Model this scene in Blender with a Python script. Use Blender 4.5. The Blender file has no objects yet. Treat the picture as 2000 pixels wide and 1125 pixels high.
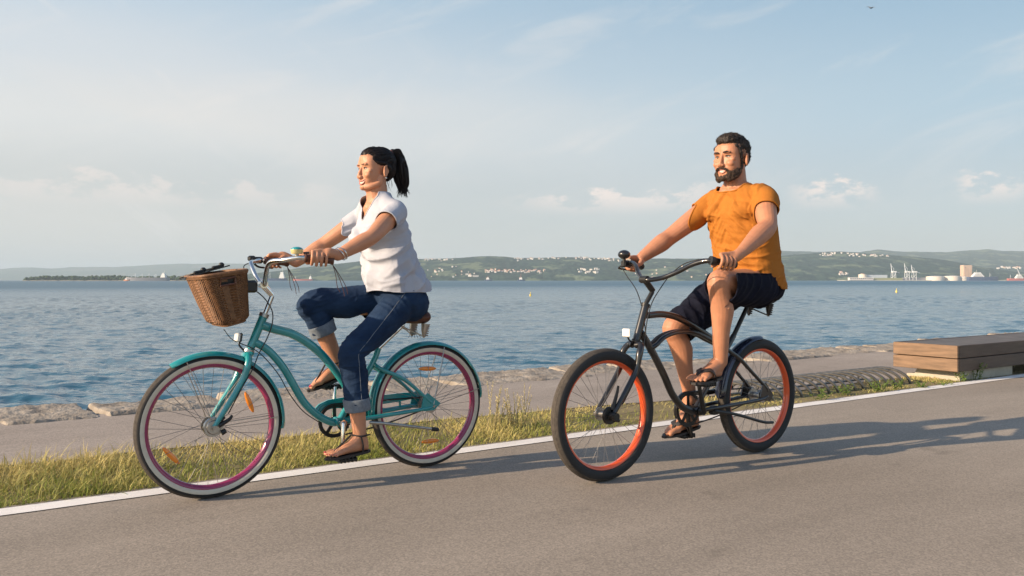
import bpy, bmesh, math, random
import numpy as np
from mathutils import Vector, Matrix, noise

sc = bpy.context.scene
col = sc.collection
R = math.radians
random.seed(7)
rng = np.random.default_rng(7)

# ---------------------------------------------------------------- camera, sky, sun, exposure
FPX, HCAM, HY = 1600.0, 1.03, 547.5          # focal length in photo pixels (2000 wide), eye height, horizon row
cd = bpy.data.cameras.new('camera')
cam = bpy.data.objects.new('camera', cd)
col.objects.link(cam)
cam.location = (0, 0, HCAM)
cam.rotation_euler = (math.pi / 2, 0, 0)
cd.sensor_width = 36
cd.lens = 36 * FPX / 2000
cd.shift_y = (HY - 562.5) / 2000
cd.clip_start = 0.05
cd.clip_end = 90000
sc.camera = cam

HAZE = 0.000070                                 # haze density per metre
SUN_A, SUN_E = 22.5, 21.0                      # degrees: towards the camera from due left; elevation
sund = Vector((-math.cos(R(SUN_A)) * math.cos(R(SUN_E)), -math.sin(R(SUN_A)) * math.cos(R(SUN_E)), math.sin(R(SUN_E))))
ld = bpy.data.lights.new('sun', 'SUN')
ld.energy = 4.6
ld.angle = R(0.5)
ld.color = (1.0, 0.785, 0.555)
sun = bpy.data.objects.new('sun', ld)
col.objects.link(sun)
sun.location = (-20, -8, 12)
sun.rotation_euler = (-sund).to_track_quat('-Z', 'Y').to_euler()

world = bpy.data.worlds.new('World')
sc.world = world
world.use_nodes = True
nt = world.node_tree
N, L = nt.nodes, nt.links


def nd(t, **kw):
    n = N.new(t)
    for k, v in kw.items():
        setattr(n, k, v)
    return n


def mth(op, a, b=None, c=None, clamp=False):
    n = N.new('ShaderNodeMath')
    n.operation = op
    n.use_clamp = clamp
    for i, q in enumerate((a, b, c)):
        if q is None:
            continue
        if isinstance(q, (int, float)):
            n.inputs[i].default_value = q
        else:
            L.new(q, n.inputs[i])
    return n.outputs[0]


def ramp01(x, a, b):
    n = N.new('ShaderNodeMapRange')
    n.interpolation_type = 'SMOOTHSTEP'
    n.inputs['From Min'].default_value = a
    n.inputs['From Max'].default_value = b
    L.new(x, n.inputs['Value'])
    return n.outputs[0]


def mixc(f, a, b):
    n = N.new('ShaderNodeMix')
    n.data_type = 'RGBA'
    if isinstance(f, (int, float)):
        n.inputs[0].default_value = f
    else:
        L.new(f, n.inputs[0])
    for i, q in ((6, a), (7, b)):
        if isinstance(q, tuple):
            n.inputs[i].default_value = (*q, 1)
        else:
            L.new(q, n.inputs[i])
    return n.outputs[2]


sky = nd('ShaderNodeTexSky', sky_type='NISHITA')
sky.sun_disc = False
sky.sun_elevation = R(SUN_E)
sky.sun_rotation = R(270 - SUN_A)
sky.air_density = 1.0
sky.dust_density = 0.7
tc = nd('ShaderNodeTexCoord')
sep = nd('ShaderNodeSeparateXYZ')
L.new(tc.outputs['Generated'], sep.inputs[0])
az = mth('ARCTAN2', sep.outputs[0], sep.outputs[1])
el = mth('ARCSINE', sep.outputs[2])


def skynoise(sx, sy, rot, scale, detail, rough=0.55, seed=0.0, dist=0.0):
    cmb = nd('ShaderNodeCombineXYZ')
    c, s = math.cos(rot), math.sin(rot)
    u = mth('ADD', mth('MULTIPLY', az, c * sx), mth('MULTIPLY', el, s * sx))
    v = mth('ADD', mth('MULTIPLY', az, -s * sy), mth('MULTIPLY', el, c * sy))
    L.new(u, cmb.inputs[0])
    L.new(v, cmb.inputs[1])
    cmb.inputs[2].default_value = seed
    n = nd('ShaderNodeTexNoise')
    n.inputs['Scale'].default_value = scale
    n.inputs['Detail'].default_value = detail
    n.inputs['Roughness'].default_value = rough
    n.inputs['Distortion'].default_value = dist
    L.new(cmb.outputs[0], n.inputs['Vector'])
    return n.outputs[0]


def bump01(x, c, w):        # smooth hump of x around c
    return ramp01(mth('ABSOLUTE', mth('SUBTRACT', x, c)), w, w * 0.25)


def ramp(x, stops):
    n = nd('ShaderNodeValToRGB')
    n.color_ramp.interpolation = 'EASE'
    while len(n.color_ramp.elements) < len(stops):
        n.color_ramp.elements.new(0.5)
    for e_, (p, c) in zip(n.color_ramp.elements, stops):
        e_.position = p
        lin = [((v / 255 + .055) / 1.055) ** 2.4 / 6.0 for v in c]      # kept under 1 in the ramp, scaled back below
        e_.color = (*lin, 1)
    L.new(x, n.inputs[0])
    m = nd('ShaderNodeVectorMath', operation='SCALE')
    L.new(n.outputs[0], m.inputs[0])
    m.inputs['Scale'].default_value = 6.0 / 0.212
    return m.outputs[0]


front = mth('MULTIPLY', ramp01(el, 0.80, 0.38), ramp01(mth('ABSOLUTE', az), 1.9, 0.8))
el5 = mth('MULTIPLY', el, 2.0)              # 0..1 up to half a radian
left_sky = ramp(el5, ((0.0, (196, 198, 196)), (0.20, (204, 204, 201)), (0.36, (230, 227, 222)), (0.5, (211, 219, 225)), (0.7, (190, 209, 223)), (1.0, (165, 190, 210))))
right_sky = ramp(el5, ((0.0, (176, 182, 186)), (0.18, (180, 190, 197)), (0.40, (168, 192, 206)), (0.68, (144, 177, 200)), (0.85, (135, 170, 197)), (1.0, (125, 160, 190))))
bay = mixc(ramp01(az, -0.75, 0.75), left_sky, right_sky)
base = mixc(mth('MULTIPLY', front, 0.88), sky.outputs[0], bay)
# high veil, thicker on the left in a broad band
veil = mth('MULTIPLY', mth('MULTIPLY', ramp01(az, 0.40, -0.25), ramp01(el, 0.34, 0.18)), ramp01(skynoise(1, 3.2, -0.08, 2.4, 6, seed=2.0, dist=.4), 0.30, 0.66))
c1 = mixc(mth('MULTIPLY', veil, 0.38), base, (3.95, 3.72, 3.5))
wisp = mth('MULTIPLY', ramp01(skynoise(1.0, 4.5, 0.32, 4.0, 7, 0.6, 5.3, 0.6), 0.50, 0.78), ramp01(el, 0.05, 0.16))
c2 = mixc(mth('MULTIPLY', wisp, 0.4), c1, (4.0, 3.8, 3.6))
wisp2 = mth('MULTIPLY', ramp01(skynoise(1.0, 6.0, -0.62, 5.0, 7, 0.6, 9.1, 0.5), 0.55, 0.8), ramp01(az, 0.1, -0.4))
c2 = mixc(mth('MULTIPLY', wisp2, 0.45), c2, (4.0, 3.85, 3.7))
# grey haze band low over the sea
low = ramp01(el, 0.15, 0.015)
c3 = mixc(mth('MULTIPLY', low, 0.0), c2, (2.42, 2.40, 2.38))
# low cumulus row
cn = skynoise(1.0, 2.0, 0.0, 24.0, 9, 0.66, 1.7)
shape = mth('ADD', cn, mth('MULTIPLY', mth('SUBTRACT', el, 0.098), -7.0))
cl = mth('MULTIPLY', ramp01(shape, 0.43, 0.56), ramp01(el, 0.075, 0.105))
where = mth('ADD', mth('ADD', bump01(az, 0.13, 0.16), bump01(az, 0.375, 0.06)), mth('ADD', mth('ADD', bump01(az, 0.53, 0.045), bump01(az, 0.59, 0.03)), mth('MULTIPLY', bump01(az, -0.42, 0.28), 0.55)), clamp=True)
c4 = mixc(mth('MULTIPLY', mth('MULTIPLY', cl, where), 0.95), c3, (4.35, 3.85, 3.55))
L.new(c4, N['Background'].inputs[0])
N['Background'].inputs[1].default_value = 0.12

sc.view_settings.view_transform = 'Standard'
sc.view_settings.look = 'None'
sc.view_settings.exposure = 0.88
sc.view_settings.gamma = 1.0
sc.render.engine = 'CYCLES'
sc.cycles.use_denoising = True
sc.cycles.max_bounces = 6
sc.cycles.volume_bounces = 1
sc.cycles.sample_clamp_indirect = 8


# ---------------------------------------------------------------- geometry helpers
def at(px, py, d):
    """the world point seen at photo pixel (px, py), d metres in front of the camera"""
    return Vector(((px - 1000) / FPX * d, d, HCAM - (py - HY) / FPX * d))


def ground(px, py, z=0.0):
    d = (HCAM - z) * FPX / (py - HY)
    return Vector(((px - 1000) / FPX * d, d, z))


class Frame:
    """upright plane through two tyre contact points: local x forward, y to the rider's left, z up"""
    def __init__(s, front, rear):
        a, b = ground(*front), ground(*rear)
        s.o = a
        s.L = (a - b).length
        s.u = (a - b).normalized()
        s.v = Vector((-s.u.y, s.u.x, 0))
        s.ang = math.atan2(s.u.y, s.u.x)

    def __call__(s, px, py, l=0.0):
        r = Vector(((px - 1000) / FPX, 1, -(py - HY) / FPX))
        t = (l + s.o.dot(s.v)) / (r.x * s.v.x + r.y * s.v.y)
        P = r * t
        q = P - Vector((s.o.x, s.o.y, 0))
        return Vector((q.dot(s.u), l, HCAM + P.z))


def V(*a):
    return Vector(a)


def catmull(pts, sub):
    pts = [Vector(p) for p in pts]
    if len(pts) < 3 or sub <= 1:
        if len(pts) == 2 and sub > 1:
            return [pts[0].lerp(pts[1], i / sub) for i in range(sub + 1)]
        return pts
    P = [pts[0] * 2 - pts[1]] + pts + [pts[-1] * 2 - pts[-2]]
    out = []
    for i in range(1, len(P) - 2):
        p0, p1, p2, p3 = P[i - 1:i + 3]
        for k in range(sub):
            t = k / sub
            out.append(0.5 * ((2 * p1) + (p2 - p0) * t + (2 * p0 - 5 * p1 + 4 * p2 - p3) * t * t + (3 * p1 - p0 - 3 * p2 + p3) * t ** 3))
    out.append(pts[-1])
    return out


def catnum(v, sub):
    return [q.x for q in catmull([Vector((a, 0, 0)) for a in v], sub)]


class MB:
    def __init__(s):
        s.v, s.f, s.m = [], [], []

    def add(s, vs, fs, mi=0):
        o = len(s.v)
        s.v += [tuple(p) for p in vs]
        s.f += [tuple(o + i for i in f) for f in fs]
        s.m += [mi] * len(fs)
        return s

    def loft(s, rings, cap=True, mi=0, closed=False):
        n = len(rings[0])
        vs = [p for r in rings for p in r]
        fs = []
        m = len(rings)
        for i in range(m if closed else m - 1):
            j = (i + 1) % m
            for k in range(n):
                fs.append((i * n + k, i * n + (k + 1) % n, j * n + (k + 1) % n, j * n + k))
        if cap and not closed:
            c0 = sum((Vector(p) for p in rings[0]), Vector()) / n
            c1 = sum((Vector(p) for p in rings[-1]), Vector()) / n
            vs = vs + [c0, c1]
            b = m * n
            for k in range(n):
                fs.append((b, (k + 1) % n, k))
                fs.append((b + 1, (m - 1) * n + k, (m - 1) * n + (k + 1) % n))
        return s.add(vs, fs, mi)

    def tube(s, pts, rad, n=10, sub=5, closed=False, mi=0, rnd=False, cap=True):
        """round tube along a smooth path; rad a number or one per point; rnd gives round ends"""
        if isinstance(rad, (int, float)):
            rad = [rad] * len(pts)
        if closed:
            P = [Vector(p) for p in pts]
            rr = list(rad)
        else:
            P = catmull(pts, sub)
            rr = catnum(rad, sub) if len(pts) > 2 and sub > 1 else ([rad[0] + (rad[1] - rad[0]) * i / (len(P) - 1) for i in range(len(P))] if len(P) > 1 else list(rad))
        if rnd and not closed:
            t0, t1 = (P[0] - P[1]).normalized(), (P[-1] - P[-2]).normalized()
            a, b = P[0], P[-1]
            r0, r1 = rr[0], rr[-1]
            q = [(0.5, 0.87), (0.87, 0.5), (0.99, 0.12)]
            P = [a + t0 * r0 * d for d, _ in reversed(q)] + P + [b + t1 * r1 * d for d, _ in q]
            rr = [r0 * c for _, c in reversed(q)] + rr + [r1 * c for _, c in q]
        m = len(P)
        T = []
        for i in range(m):
            if closed:
                t = P[(i + 1) % m] - P[i - 1]
            else:
                t = P[min(i + 1, m - 1)] - P[max(i - 1, 0)]
            T.append(t.normalized() if t.length > 1e-9 else Vector((0, 0, 1)))
        ref = Vector((0, 0, 1)) if abs(T[0].z) < 0.9 else Vector((0, 1, 0))
        nx = (ref - T[0] * ref.dot(T[0])).normalized()
        rings = []
        for i in range(m):
            nx = (nx - T[i] * nx.dot(T[i])).normalized()
            ny = T[i].cross(nx)
            rings.append([P[i] + (nx * math.cos(2 * math.pi * k / n) + ny * math.sin(2 * math.pi * k / n)) * rr[i] for k in range(n)])
        return s.loft(rings, cap=cap, mi=mi, closed=closed)

    def ell(s, c, r, rot=None, nu=16, nv=10, mi=0):
        c = Vector(c)
        r = (r, r, r) if isinstance(r, (int, float)) else r
        M = rot if rot is not None else Matrix.Identity(3)
        rings = []
        for i in range(nv + 1):
            ph = -math.pi / 2 + math.pi * (i + 0.02 * (i == 0) - 0.02 * (i == nv)) / nv
            rings.append([c + M @ Vector((r[0] * math.cos(ph) * math.cos(2 * math.pi * k / nu), r[1] * math.cos(ph) * math.sin(2 * math.pi * k / nu), r[2] * math.sin(ph))) for k in range(nu)])
        return s.loft(rings, mi=mi)

    def box(s, c, size, rot=None, mi=0, bev=0.0):
        c = Vector(c)
        M = rot if rot is not None else Matrix.Identity(3)
        hx, hy, hz = [q / 2 for q in size]
        if bev <= 0:
            vs = [c + M @ Vector((x, y, z)) for x in (-hx, hx) for y in (-hy, hy) for z in (-hz, hz)]
            return s.add(vs, [(0, 1, 3, 2), (4, 6, 7, 5), (0, 4, 5, 1), (2, 3, 7, 6), (0, 2, 6, 4), (1, 5, 7, 3)], mi)
        b = min(bev, hx * .9, hy * .9, hz * .9)
        rings = []
        for z, i in ((-hz, b), (-hz + b, 0), (hz - b, 0), (hz, b)):
            x, y = hx - i, hy - i
            k = b if i == 0 else b * 0.6
            rings.append([c + M @ Vector(p + (z,)) for p in ((x - k, -y), (x, -y + k), (x, y - k), (x - k, y), (-x + k, y), (-x, y - k), (-x, -y + k), (-x + k, -y))])
        return s.loft(rings, mi=mi)

    def prism(s, poly, thick, n, mi=0):
        """flat plate: polygon of points, given thickness along n"""
        n = Vector(n).normalized() * thick / 2
        a = [Vector(p) - n for p in poly]
        b = [Vector(p) + n for p in poly]
        k = len(poly)
        return s.add(a + b, [tuple(range(k))[::-1], tuple(range(k, 2 * k))] + [(i, (i + 1) % k, k + (i + 1) % k, k + i) for i in range(k)], mi)

    def mesh(s, name, mats, smooth=True):
        me = bpy.data.meshes.new(name)
        me.from_pydata(s.v, [], s.f)
        for m in (mats if isinstance(mats, (list, tuple)) else [mats]):
            me.materials.append(m)
        me.polygons.foreach_set('material_index', s.m)
        bm = bmesh.new()
        bm.from_mesh(me)
        bmesh.ops.recalc_face_normals(bm, faces=bm.faces)
        bm.to_mesh(me)
        bm.free()
        if smooth:
            me.polygons.foreach_set('use_smooth', [True] * len(me.polygons))
            try:
                me.set_sharp_from_angle(angle=R(42))
            except Exception:
                pass
        return me

    def build(s, name, mats, parent=None, smooth=True):
        return link(name, s.mesh(name, mats, smooth), parent)


BASE = {}


def link(name, me, parent=None):
    o = bpy.data.objects.new(name, me)
    col.objects.link(o)
    if parent is not None:
        o.parent = parent
        b = BASE.get(parent.name)
        if b is not None and me is not None:
            me.transform(Matrix.Translation(-b))
            BASE[o.name] = b.copy()
    return o


def tag(o, label=None, cat=None, group=None, kind=None):
    for k, v in (('label', label), ('category', cat), ('group', group), ('kind', kind)):
        if v:
            o[k] = v
    return o


def empty(name, loc, rz=0.0, base=None):
    o = bpy.data.objects.new(name, None)
    col.objects.link(o)
    o.location = loc
    o.rotation_euler = (0, 0, rz)
    o.empty_display_size = 0.1
    if base is not None:
        BASE[o.name] = Vector(base)
    return o


def copy_tree(o, parent=None):
    c = o.copy()
    col.objects.link(c)
    if parent is not None:
        c.parent = parent
    for ch in [q for q in bpy.data.objects if q.parent == o]:
        copy_tree(ch, c)
    return c


def remesh(mb, voxel, smooth_it=3, fac=0.5):
    """fuse everything in mb into one closed surface; returns (verts, quads) arrays"""
    me = bpy.data.meshes.new('tmp')
    me.from_pydata(mb.v, [], mb.f)
    bm = bmesh.new()
    bm.from_mesh(me)
    bmesh.ops.recalc_face_normals(bm, faces=bm.faces)
    bm.to_mesh(me)
    bm.free()
    o = bpy.data.objects.new('tmp', me)
    col.objects.link(o)
    md = o.modifiers.new('r', 'REMESH')
    md.mode = 'VOXEL'
    md.voxel_size = voxel
    if smooth_it:
        ms = o.modifiers.new('s', 'SMOOTH')
        ms.factor = fac
        ms.iterations = smooth_it
    dg = bpy.context.evaluated_depsgraph_get()
    dg.update()
    out = bpy.data.meshes.new_from_object(o.evaluated_get(dg))
    bpy.data.objects.remove(o)
    bpy.data.meshes.remove(me)
    return out


def verts_of(me):
    a = np.empty(len(me.vertices) * 3)
    me.vertices.foreach_get('co', a)
    n = np.empty(len(me.vertices) * 3)
    me.vertices.foreach_get('normal', n)
    return a.reshape(-1, 3), n.reshape(-1, 3)


def displace(me, fn):
    """fn(co, normal) -> scalar distance along the normal, arrays"""
    co, no = verts_of(me)
    co = co + no * fn(co, no)[:, None]
    me.vertices.foreach_set('co', co.ravel())
    me.update()


def nz(P, seed=0.0):
    """perlin noise for an (n,3) array"""
    return np.array([noise.noise((p[0] + seed, p[1] - seed, p[2] + 2 * seed)) for p in P])


def folds(co, across, along, fa=16.0, fl=4.0, amp=0.006, seed=0.0, ridge=True):
    """cloth folds: quick changes along `across`, slow along `along`"""
    a, l = Vector(across).normalized(), Vector(along).normalized()
    c = a.cross(l)
    Q = np.stack([co @ np.array(a) * fa, co @ np.array(l) * fl, co @ np.array(c) * fl], 1)
    v = nz(Q, seed)
    if ridge:
        v = 0.5 - np.abs(v) * 1.9
    return v * amp


def cut(me, pred):
    """remove the vertices for which pred(co arrays) is true, leaving an open edge"""
    co, _ = verts_of(me)
    kill = pred(co)
    bm = bmesh.new()
    bm.from_mesh(me)
    bm.verts.ensure_lookup_table()
    bmesh.ops.delete(bm, geom=[bm.verts[i] for i in np.nonzero(kill)[0]], context='VERTS')
    # relax the open edge
    for _ in range(3):
        bv = [v for v in bm.verts if v.is_boundary]
        new = {}
        for v in bv:
            nb = [e.other_vert(v).co for e in v.link_edges if e.is_boundary]
            if len(nb) == 2:
                new[v] = v.co * 0.5 + (nb[0] + nb[1]) * 0.25
        for v, c in new.items():
            v.co = c
    bm.to_mesh(me)
    bm.free()
    me.update()


def tuck(body_me, cloth_me, gap=.006, reach=.035, zmax=9.0):
    """press the body in where it would show through a garment (both in the same local space)"""
    from mathutils.bvhtree import BVHTree
    cloth_me.update()
    bv = BVHTree.FromPolygons([v.co.copy() for v in cloth_me.vertices], [tuple(p.vertices) for p in cloth_me.polygons])
    for v in body_me.vertices:
        if v.co.z > zmax:
            continue
        h, n, _, d = bv.find_nearest(v.co, reach)
        if h is None:
            continue
        s_ = (v.co - h).dot(n)
        if s_ > -gap and (d < .003 or abs(s_) > .75 * d):
            v.co = h - n * gap
    body_me.update()


def edge_loops(me):
    """the open edges of a mesh as ordered point loops"""
    bm = bmesh.new()
    bm.from_mesh(me)
    left = {e for e in bm.edges if e.is_boundary}
    loops = []
    while left:
        e = left.pop()
        a0, cur = e.verts[0], e.verts[1]
        pts = [a0.co.copy(), cur.co.copy()]
        while cur is not a0:
            nx_ = [q for q in cur.link_edges if q in left]
            if not nx_:
                break
            left.discard(nx_[0])
            cur = nx_[0].other_vert(cur)
            pts.append(cur.co.copy())
        if len(pts) > 24:
            loops.append(pts[:-1])
    bm.free()
    return loops


def hems(parent, me, m, r, name='hem', pick=None):
    """a sewn roll along every open edge"""
    for pts in edge_loops(me):
        for _ in range(10):
            n = len(pts)
            pts = [pts[i] * .5 + (pts[i - 1] + pts[(i + 1) % n]) * .25 for i in range(n)]
        pts = pts[::2]
        c = sum(pts, Vector()) / len(pts)
        if pick and not pick(c):
            continue
        b = BASE.get(parent.name, Vector())
        MB().tube([p + b for p in pts], r, n=7, closed=True).build(name, m, parent)


def fuzz(mb, me, count, length, r, flow=None, jitter=.5, seed=1, keep=None, base_off=-.001):
    """short hairs standing on a surface (mesh in local coordinates)"""
    rs_ = np.random.default_rng(seed)
    me.calc_loop_triangles()
    tri = np.empty(len(me.loop_triangles) * 3, int)
    me.loop_triangles.foreach_get('vertices', tri)
    tri = tri.reshape(-1, 3)
    co, no = verts_of(me)
    ar = np.linalg.norm(np.cross(co[tri[:, 1]] - co[tri[:, 0]], co[tri[:, 2]] - co[tri[:, 0]]), axis=1)
    ix = rs_.choice(len(tri), count, p=ar / ar.sum())
    w = rs_.dirichlet((1, 1, 1), count)
    P = (co[tri[ix]] * w[:, :, None]).sum(1)
    Nn = (no[tri[ix]] * w[:, :, None]).sum(1)
    D = Nn + rs_.normal(0, jitter, (count, 3))
    if flow is not None:
        D = D + flow(P)
    D /= np.linalg.norm(D, axis=1)[:, None]
    for p, d, n in zip(P, D, Nn):
        if keep is not None and not keep(p):
            continue
        p, d, n = Vector(p), Vector(d), Vector(n)
        s_ = d.cross(n)
        if s_.length < 1e-4:
            s_ = Vector((0, 1, 0))
        s_.normalize()
        t_ = d.cross(s_)
        L_ = length * float(rs_.uniform(.6, 1.3))
        q = p + n * base_off
        mb.add([q + s_ * r, q - s_ * r * .5 + t_ * r * .87, q - s_ * r * .5 - t_ * r * .87, q + d * L_], [(0, 1, 3), (1, 2, 3), (2, 0, 3)])


def finish(me, name, mats, parent, thick=0.0):
    me.materials.clear()
    for m in (mats if isinstance(mats, (list, tuple)) else [mats]):
        me.materials.append(m)
    me.name = name
    me.polygons.foreach_set('use_smooth', [True] * len(me.polygons))
    o = link(name, me, parent)
    if thick:
        md = o.modifiers.new('thickness', 'SOLIDIFY')
        md.thickness = thick
        md.offset = -1
    return o


def ering(c, dx, dy, n=28, p=2.3, rot=None):
    """horizontal superellipse ring"""
    c = Vector(c)
    out = []
    for k in range(n):
        a = 2 * math.pi * k / n
        ca, sa = math.cos(a), math.sin(a)
        q = Vector((dx * math.copysign(abs(ca) ** (2 / p), ca), dy * math.copysign(abs(sa) ** (2 / p), sa), 0))
        out.append(c + (rot @ q if rot is not None else q))
    return out


# ---------------------------------------------------------------- materials
def mat(name, color, rough=0.6, metal=0.0, var=0.0, vscale=8.0, bump=0.0, bscale=60.0, coat=0.0, spec=0.5, sss=0.0, color2=None, stretch=(1, 1, 1), detail=6.0, var2=None):
    m = bpy.data.materials.new(name)
    m.use_nodes = True
    t = m.node_tree
    b = t.nodes['Principled BSDF']
    b.inputs['Roughness'].default_value = rough
    b.inputs['Metallic'].default_value = metal
    b.inputs['Specular IOR Level'].default_value = spec
    b.inputs['Coat Weight'].default_value = coat
    b.inputs['Coat Roughness'].default_value = 0.08
    b.inputs['Base Color'].default_value = (*color, 1)
    if sss:
        b.inputs['Subsurface Weight'].default_value = sss
        b.inputs['Subsurface Radius'].default_value = (0.012, 0.005, 0.003)
        b.inputs['Subsurface Scale'].default_value = 0.6
    if var or color2 or bump:
        tcn = t.nodes.new('ShaderNodeTexCoord')
        mp = t.nodes.new('ShaderNodeMapping')
        mp.inputs['Scale'].default_value = stretch
        t.links.new(tcn.outputs['Object'], mp.inputs[0])
    if var or color2:
        n = t.nodes.new('ShaderNodeTexNoise')
        n.inputs['Scale'].default_value = vscale
        n.inputs['Detail'].default_value = detail
        n.inputs['Roughness'].default_value = 0.6
        t.links.new(mp.outputs[0], n.inputs['Vector'])
        cr = t.nodes.new('ShaderNodeValToRGB')
        cr.color_ramp.elements[0].position = 0.3
        cr.color_ramp.elements[1].position = 0.7
        c2 = color2 if color2 else tuple(min(1, q * (1 + var)) for q in color)
        c1 = color if color2 else tuple(q * (1 - var) for q in color)
        cr.color_ramp.elements[0].color = (*c1, 1)
        cr.color_ramp.elements[1].color = (*c2, 1)
        t.links.new(n.outputs[0], cr.inputs[0])
        t.links.new(cr.outputs[0], b.inputs['Base Color'])
    if bump:
        n2 = t.nodes.new('ShaderNodeTexNoise')
        n2.inputs['Scale'].default_value = bscale
        n2.inputs['Detail'].default_value = 5
        t.links.new(mp.outputs[0], n2.inputs['Vector'])
        bp = t.nodes.new('ShaderNodeBump')
        bp.inputs['Strength'].default_value = 1.0
        bp.inputs['Distance'].default_value = bump
        t.links.new(n2.outputs[0], bp.inputs['Height'])
        t.links.new(bp.outputs[0], b.inputs['Normal'])
    return m


M = {}
M['teal'] = mat('teal paint', (0.010, 0.235, 0.245), 0.25, 0.0, 0.12, 14, coat=1.0)
M['black_paint'] = mat('black paint', (0.012, 0.011, 0.011), 0.3, 0, 0.3, 20, coat=0.5)
M['navy_paint'] = mat('navy paint', (0.010, 0.014, 0.03), 0.25, coat=0.6)
M['rubber'] = mat('black tyre rubber', (0.016, 0.016, 0.017), 0.75, bump=0.0008, bscale=300)
M['dusty_tread'] = mat('dusty tyre tread', (0.055, 0.046, 0.038), 0.9, 0, 0.35, 60, stretch=(1, 1, 1))
M['cream_wall'] = mat('cream tyre sidewall', (0.56, 0.50, 0.40), 0.6, 0, 0.08, 30)
M['pink_rim'] = mat('pink rim paint', (0.25, 0.026, 0.085), 0.25, 0.0, coat=0.5)
M['orange_rim'] = mat('orange rim paint', (0.66, 0.085, 0.02), 0.28, 0.0, coat=0.5)
M['chrome'] = mat('polished metal', (0.72, 0.70, 0.67), 0.16, 1.0)
M['steel'] = mat('dull steel', (0.42, 0.40, 0.37), 0.38, 1.0, 0.15, 40)
M['dark_metal'] = mat('dark metal', (0.035, 0.034, 0.033), 0.42, 0.6)
M['plastic'] = mat('black plastic', (0.014, 0.014, 0.015), 0.45)
M['spoke'] = mat('dull spoke steel', (0.22, 0.21, 0.20), 0.6, 0.6)
M['amber'] = mat('amber reflector', (0.85, 0.25, 0.015), 0.2, coat=0.8)
M['white_refl'] = mat('white reflector', (0.78, 0.76, 0.72), 0.25, coat=0.6)
M['brown_leather'] = mat('brown leather', (0.10, 0.038, 0.022), 0.5, 0, 0.25, 40, bump=0.0008, bscale=200)
M['black_leather'] = mat('black leather', (0.012, 0.012, 0.013), 0.5, 0, 0.2, 40, bump=0.0006, bscale=200)
M['bell_band'] = mat('cream bell band', (0.62, 0.52, 0.24), 0.35, 0, 0.25, 30)
M['wicker'] = mat('brown wicker', (0.105, 0.046, 0.019), 0.62, 0, 0.45, 55, bump=0.0012, bscale=160, color2=(0.23, 0.108, 0.042))
M['skin_w'] = mat('light tanned skin', (0.47, 0.222, 0.128), 0.5, 0, 0.07, 22, bump=0.0004, bscale=220, spec=0.4, sss=0.12)
M['skin_m'] = mat('tanned skin', (0.42, 0.188, 0.105), 0.5, 0, 0.09, 22, bump=0.0005, bscale=200, spec=0.4, sss=0.12)
M['lips'] = mat('lips', (0.42, 0.155, 0.115), 0.4)
M['teeth'] = mat('teeth', (0.62, 0.58, 0.52), 0.3)
M['hair_w'] = mat('dark brown hair', (0.013, 0.009, 0.008), 0.5, 0, 0.4, 60, spec=0.2, stretch=(1, 4, 1))
M['hair_m'] = mat('short brown hair', (0.024, 0.016, 0.012), 0.7, 0, 0.5, 90, bump=0.003, bscale=140)
M['beard'] = mat('brown beard', (0.042, 0.024, 0.015), 0.8, 0, 0.5, 110, bump=0.003, bscale=170)
M['brow_w'] = mat('soft brown eyebrow', (.14, .075, .045), .7)
M['eye_white'] = mat('eye white', (0.42, 0.37, 0.34), 0.3)
M['iris'] = mat('brown iris', (0.03, 0.016, 0.01), 0.2)
M['white_cloth'] = mat('white cotton', (0.40, 0.41, 0.46), 0.85, 0, 0.03, 9, bump=0.007, bscale=14, spec=0.2)
M['orange_cloth'] = mat('orange cotton', (0.37, 0.132, 0.020), 0.85, 0, 0.06, 12, bump=0.006, bscale=16, spec=0.2)
M['denim'] = mat('blue denim', (0.006, 0.018, 0.048), 0.85, 0, 0.4, 9, bump=0.0012, bscale=90, color2=(0.017, 0.040, 0.088), detail=10, spec=0.2)
M['denim_cuff'] = mat('pale denim underside', (0.14, 0.165, 0.20), 0.9, 0, 0.2, 60, bump=0.001, bscale=120)
M['navy_cloth'] = mat('dark navy cotton', (0.0065, 0.0075, 0.016), 0.9, 0, 0.3, 20, bump=0.003, bscale=22, spec=0.15)
M['sandal'] = mat('dark sandal rubber', (0.020, 0.016, 0.016), 0.6)
M['straw_cord'] = mat('dark red cord', (0.06, 0.018, 0.016), 0.7)
M['silver'] = mat('silver bracelet', (0.8, 0.78, 0.74), 0.25, 1.0)
M['red_nail'] = mat('red nail polish', (0.5, 0.03, 0.05), 0.25, coat=0.6)
M['yellow'] = mat('yellow buoy paint', (0.75, 0.55, 0.12), 0.5)
# ---------------------------------------------------------------- the setting
TH = R(33.8)
PD = Vector((math.cos(TH), math.sin(TH), 0))
PN = Vector((-math.sin(TH), math.cos(TH), 0))
WATER_Z = -0.95


def pl(a, p, z=0.0):
    return PD * a + PN * p + Vector((0, 0, z))


def sheet(name, m, a0, a1, p0, p1, z, na=1, np_=1, edge=None, kind='structure'):
    vs, fs = [], []
    for i in range(na + 1):
        for j in range(np_ + 1):
            a = a0 + (a1 - a0) * i / na
            p = p0 + (p1 - p0) * j / np_
            if edge:
                p += edge(a, j / np_)
            vs.append(pl(a, p, z))
    for i in range(na):
        for j in range(np_):
            fs.append((i * (np_ + 1) + j, (i + 1) * (np_ + 1) + j, (i + 1) * (np_ + 1) + j + 1, i * (np_ + 1) + j + 1))
    me = bpy.data.meshes.new(name)
    me.from_pydata(vs, [], fs)
    me.materials.append(m)
    o = bpy.data.objects.new(name, me)
    col.objects.link(o)
    o['kind'] = kind
    return o


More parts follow.
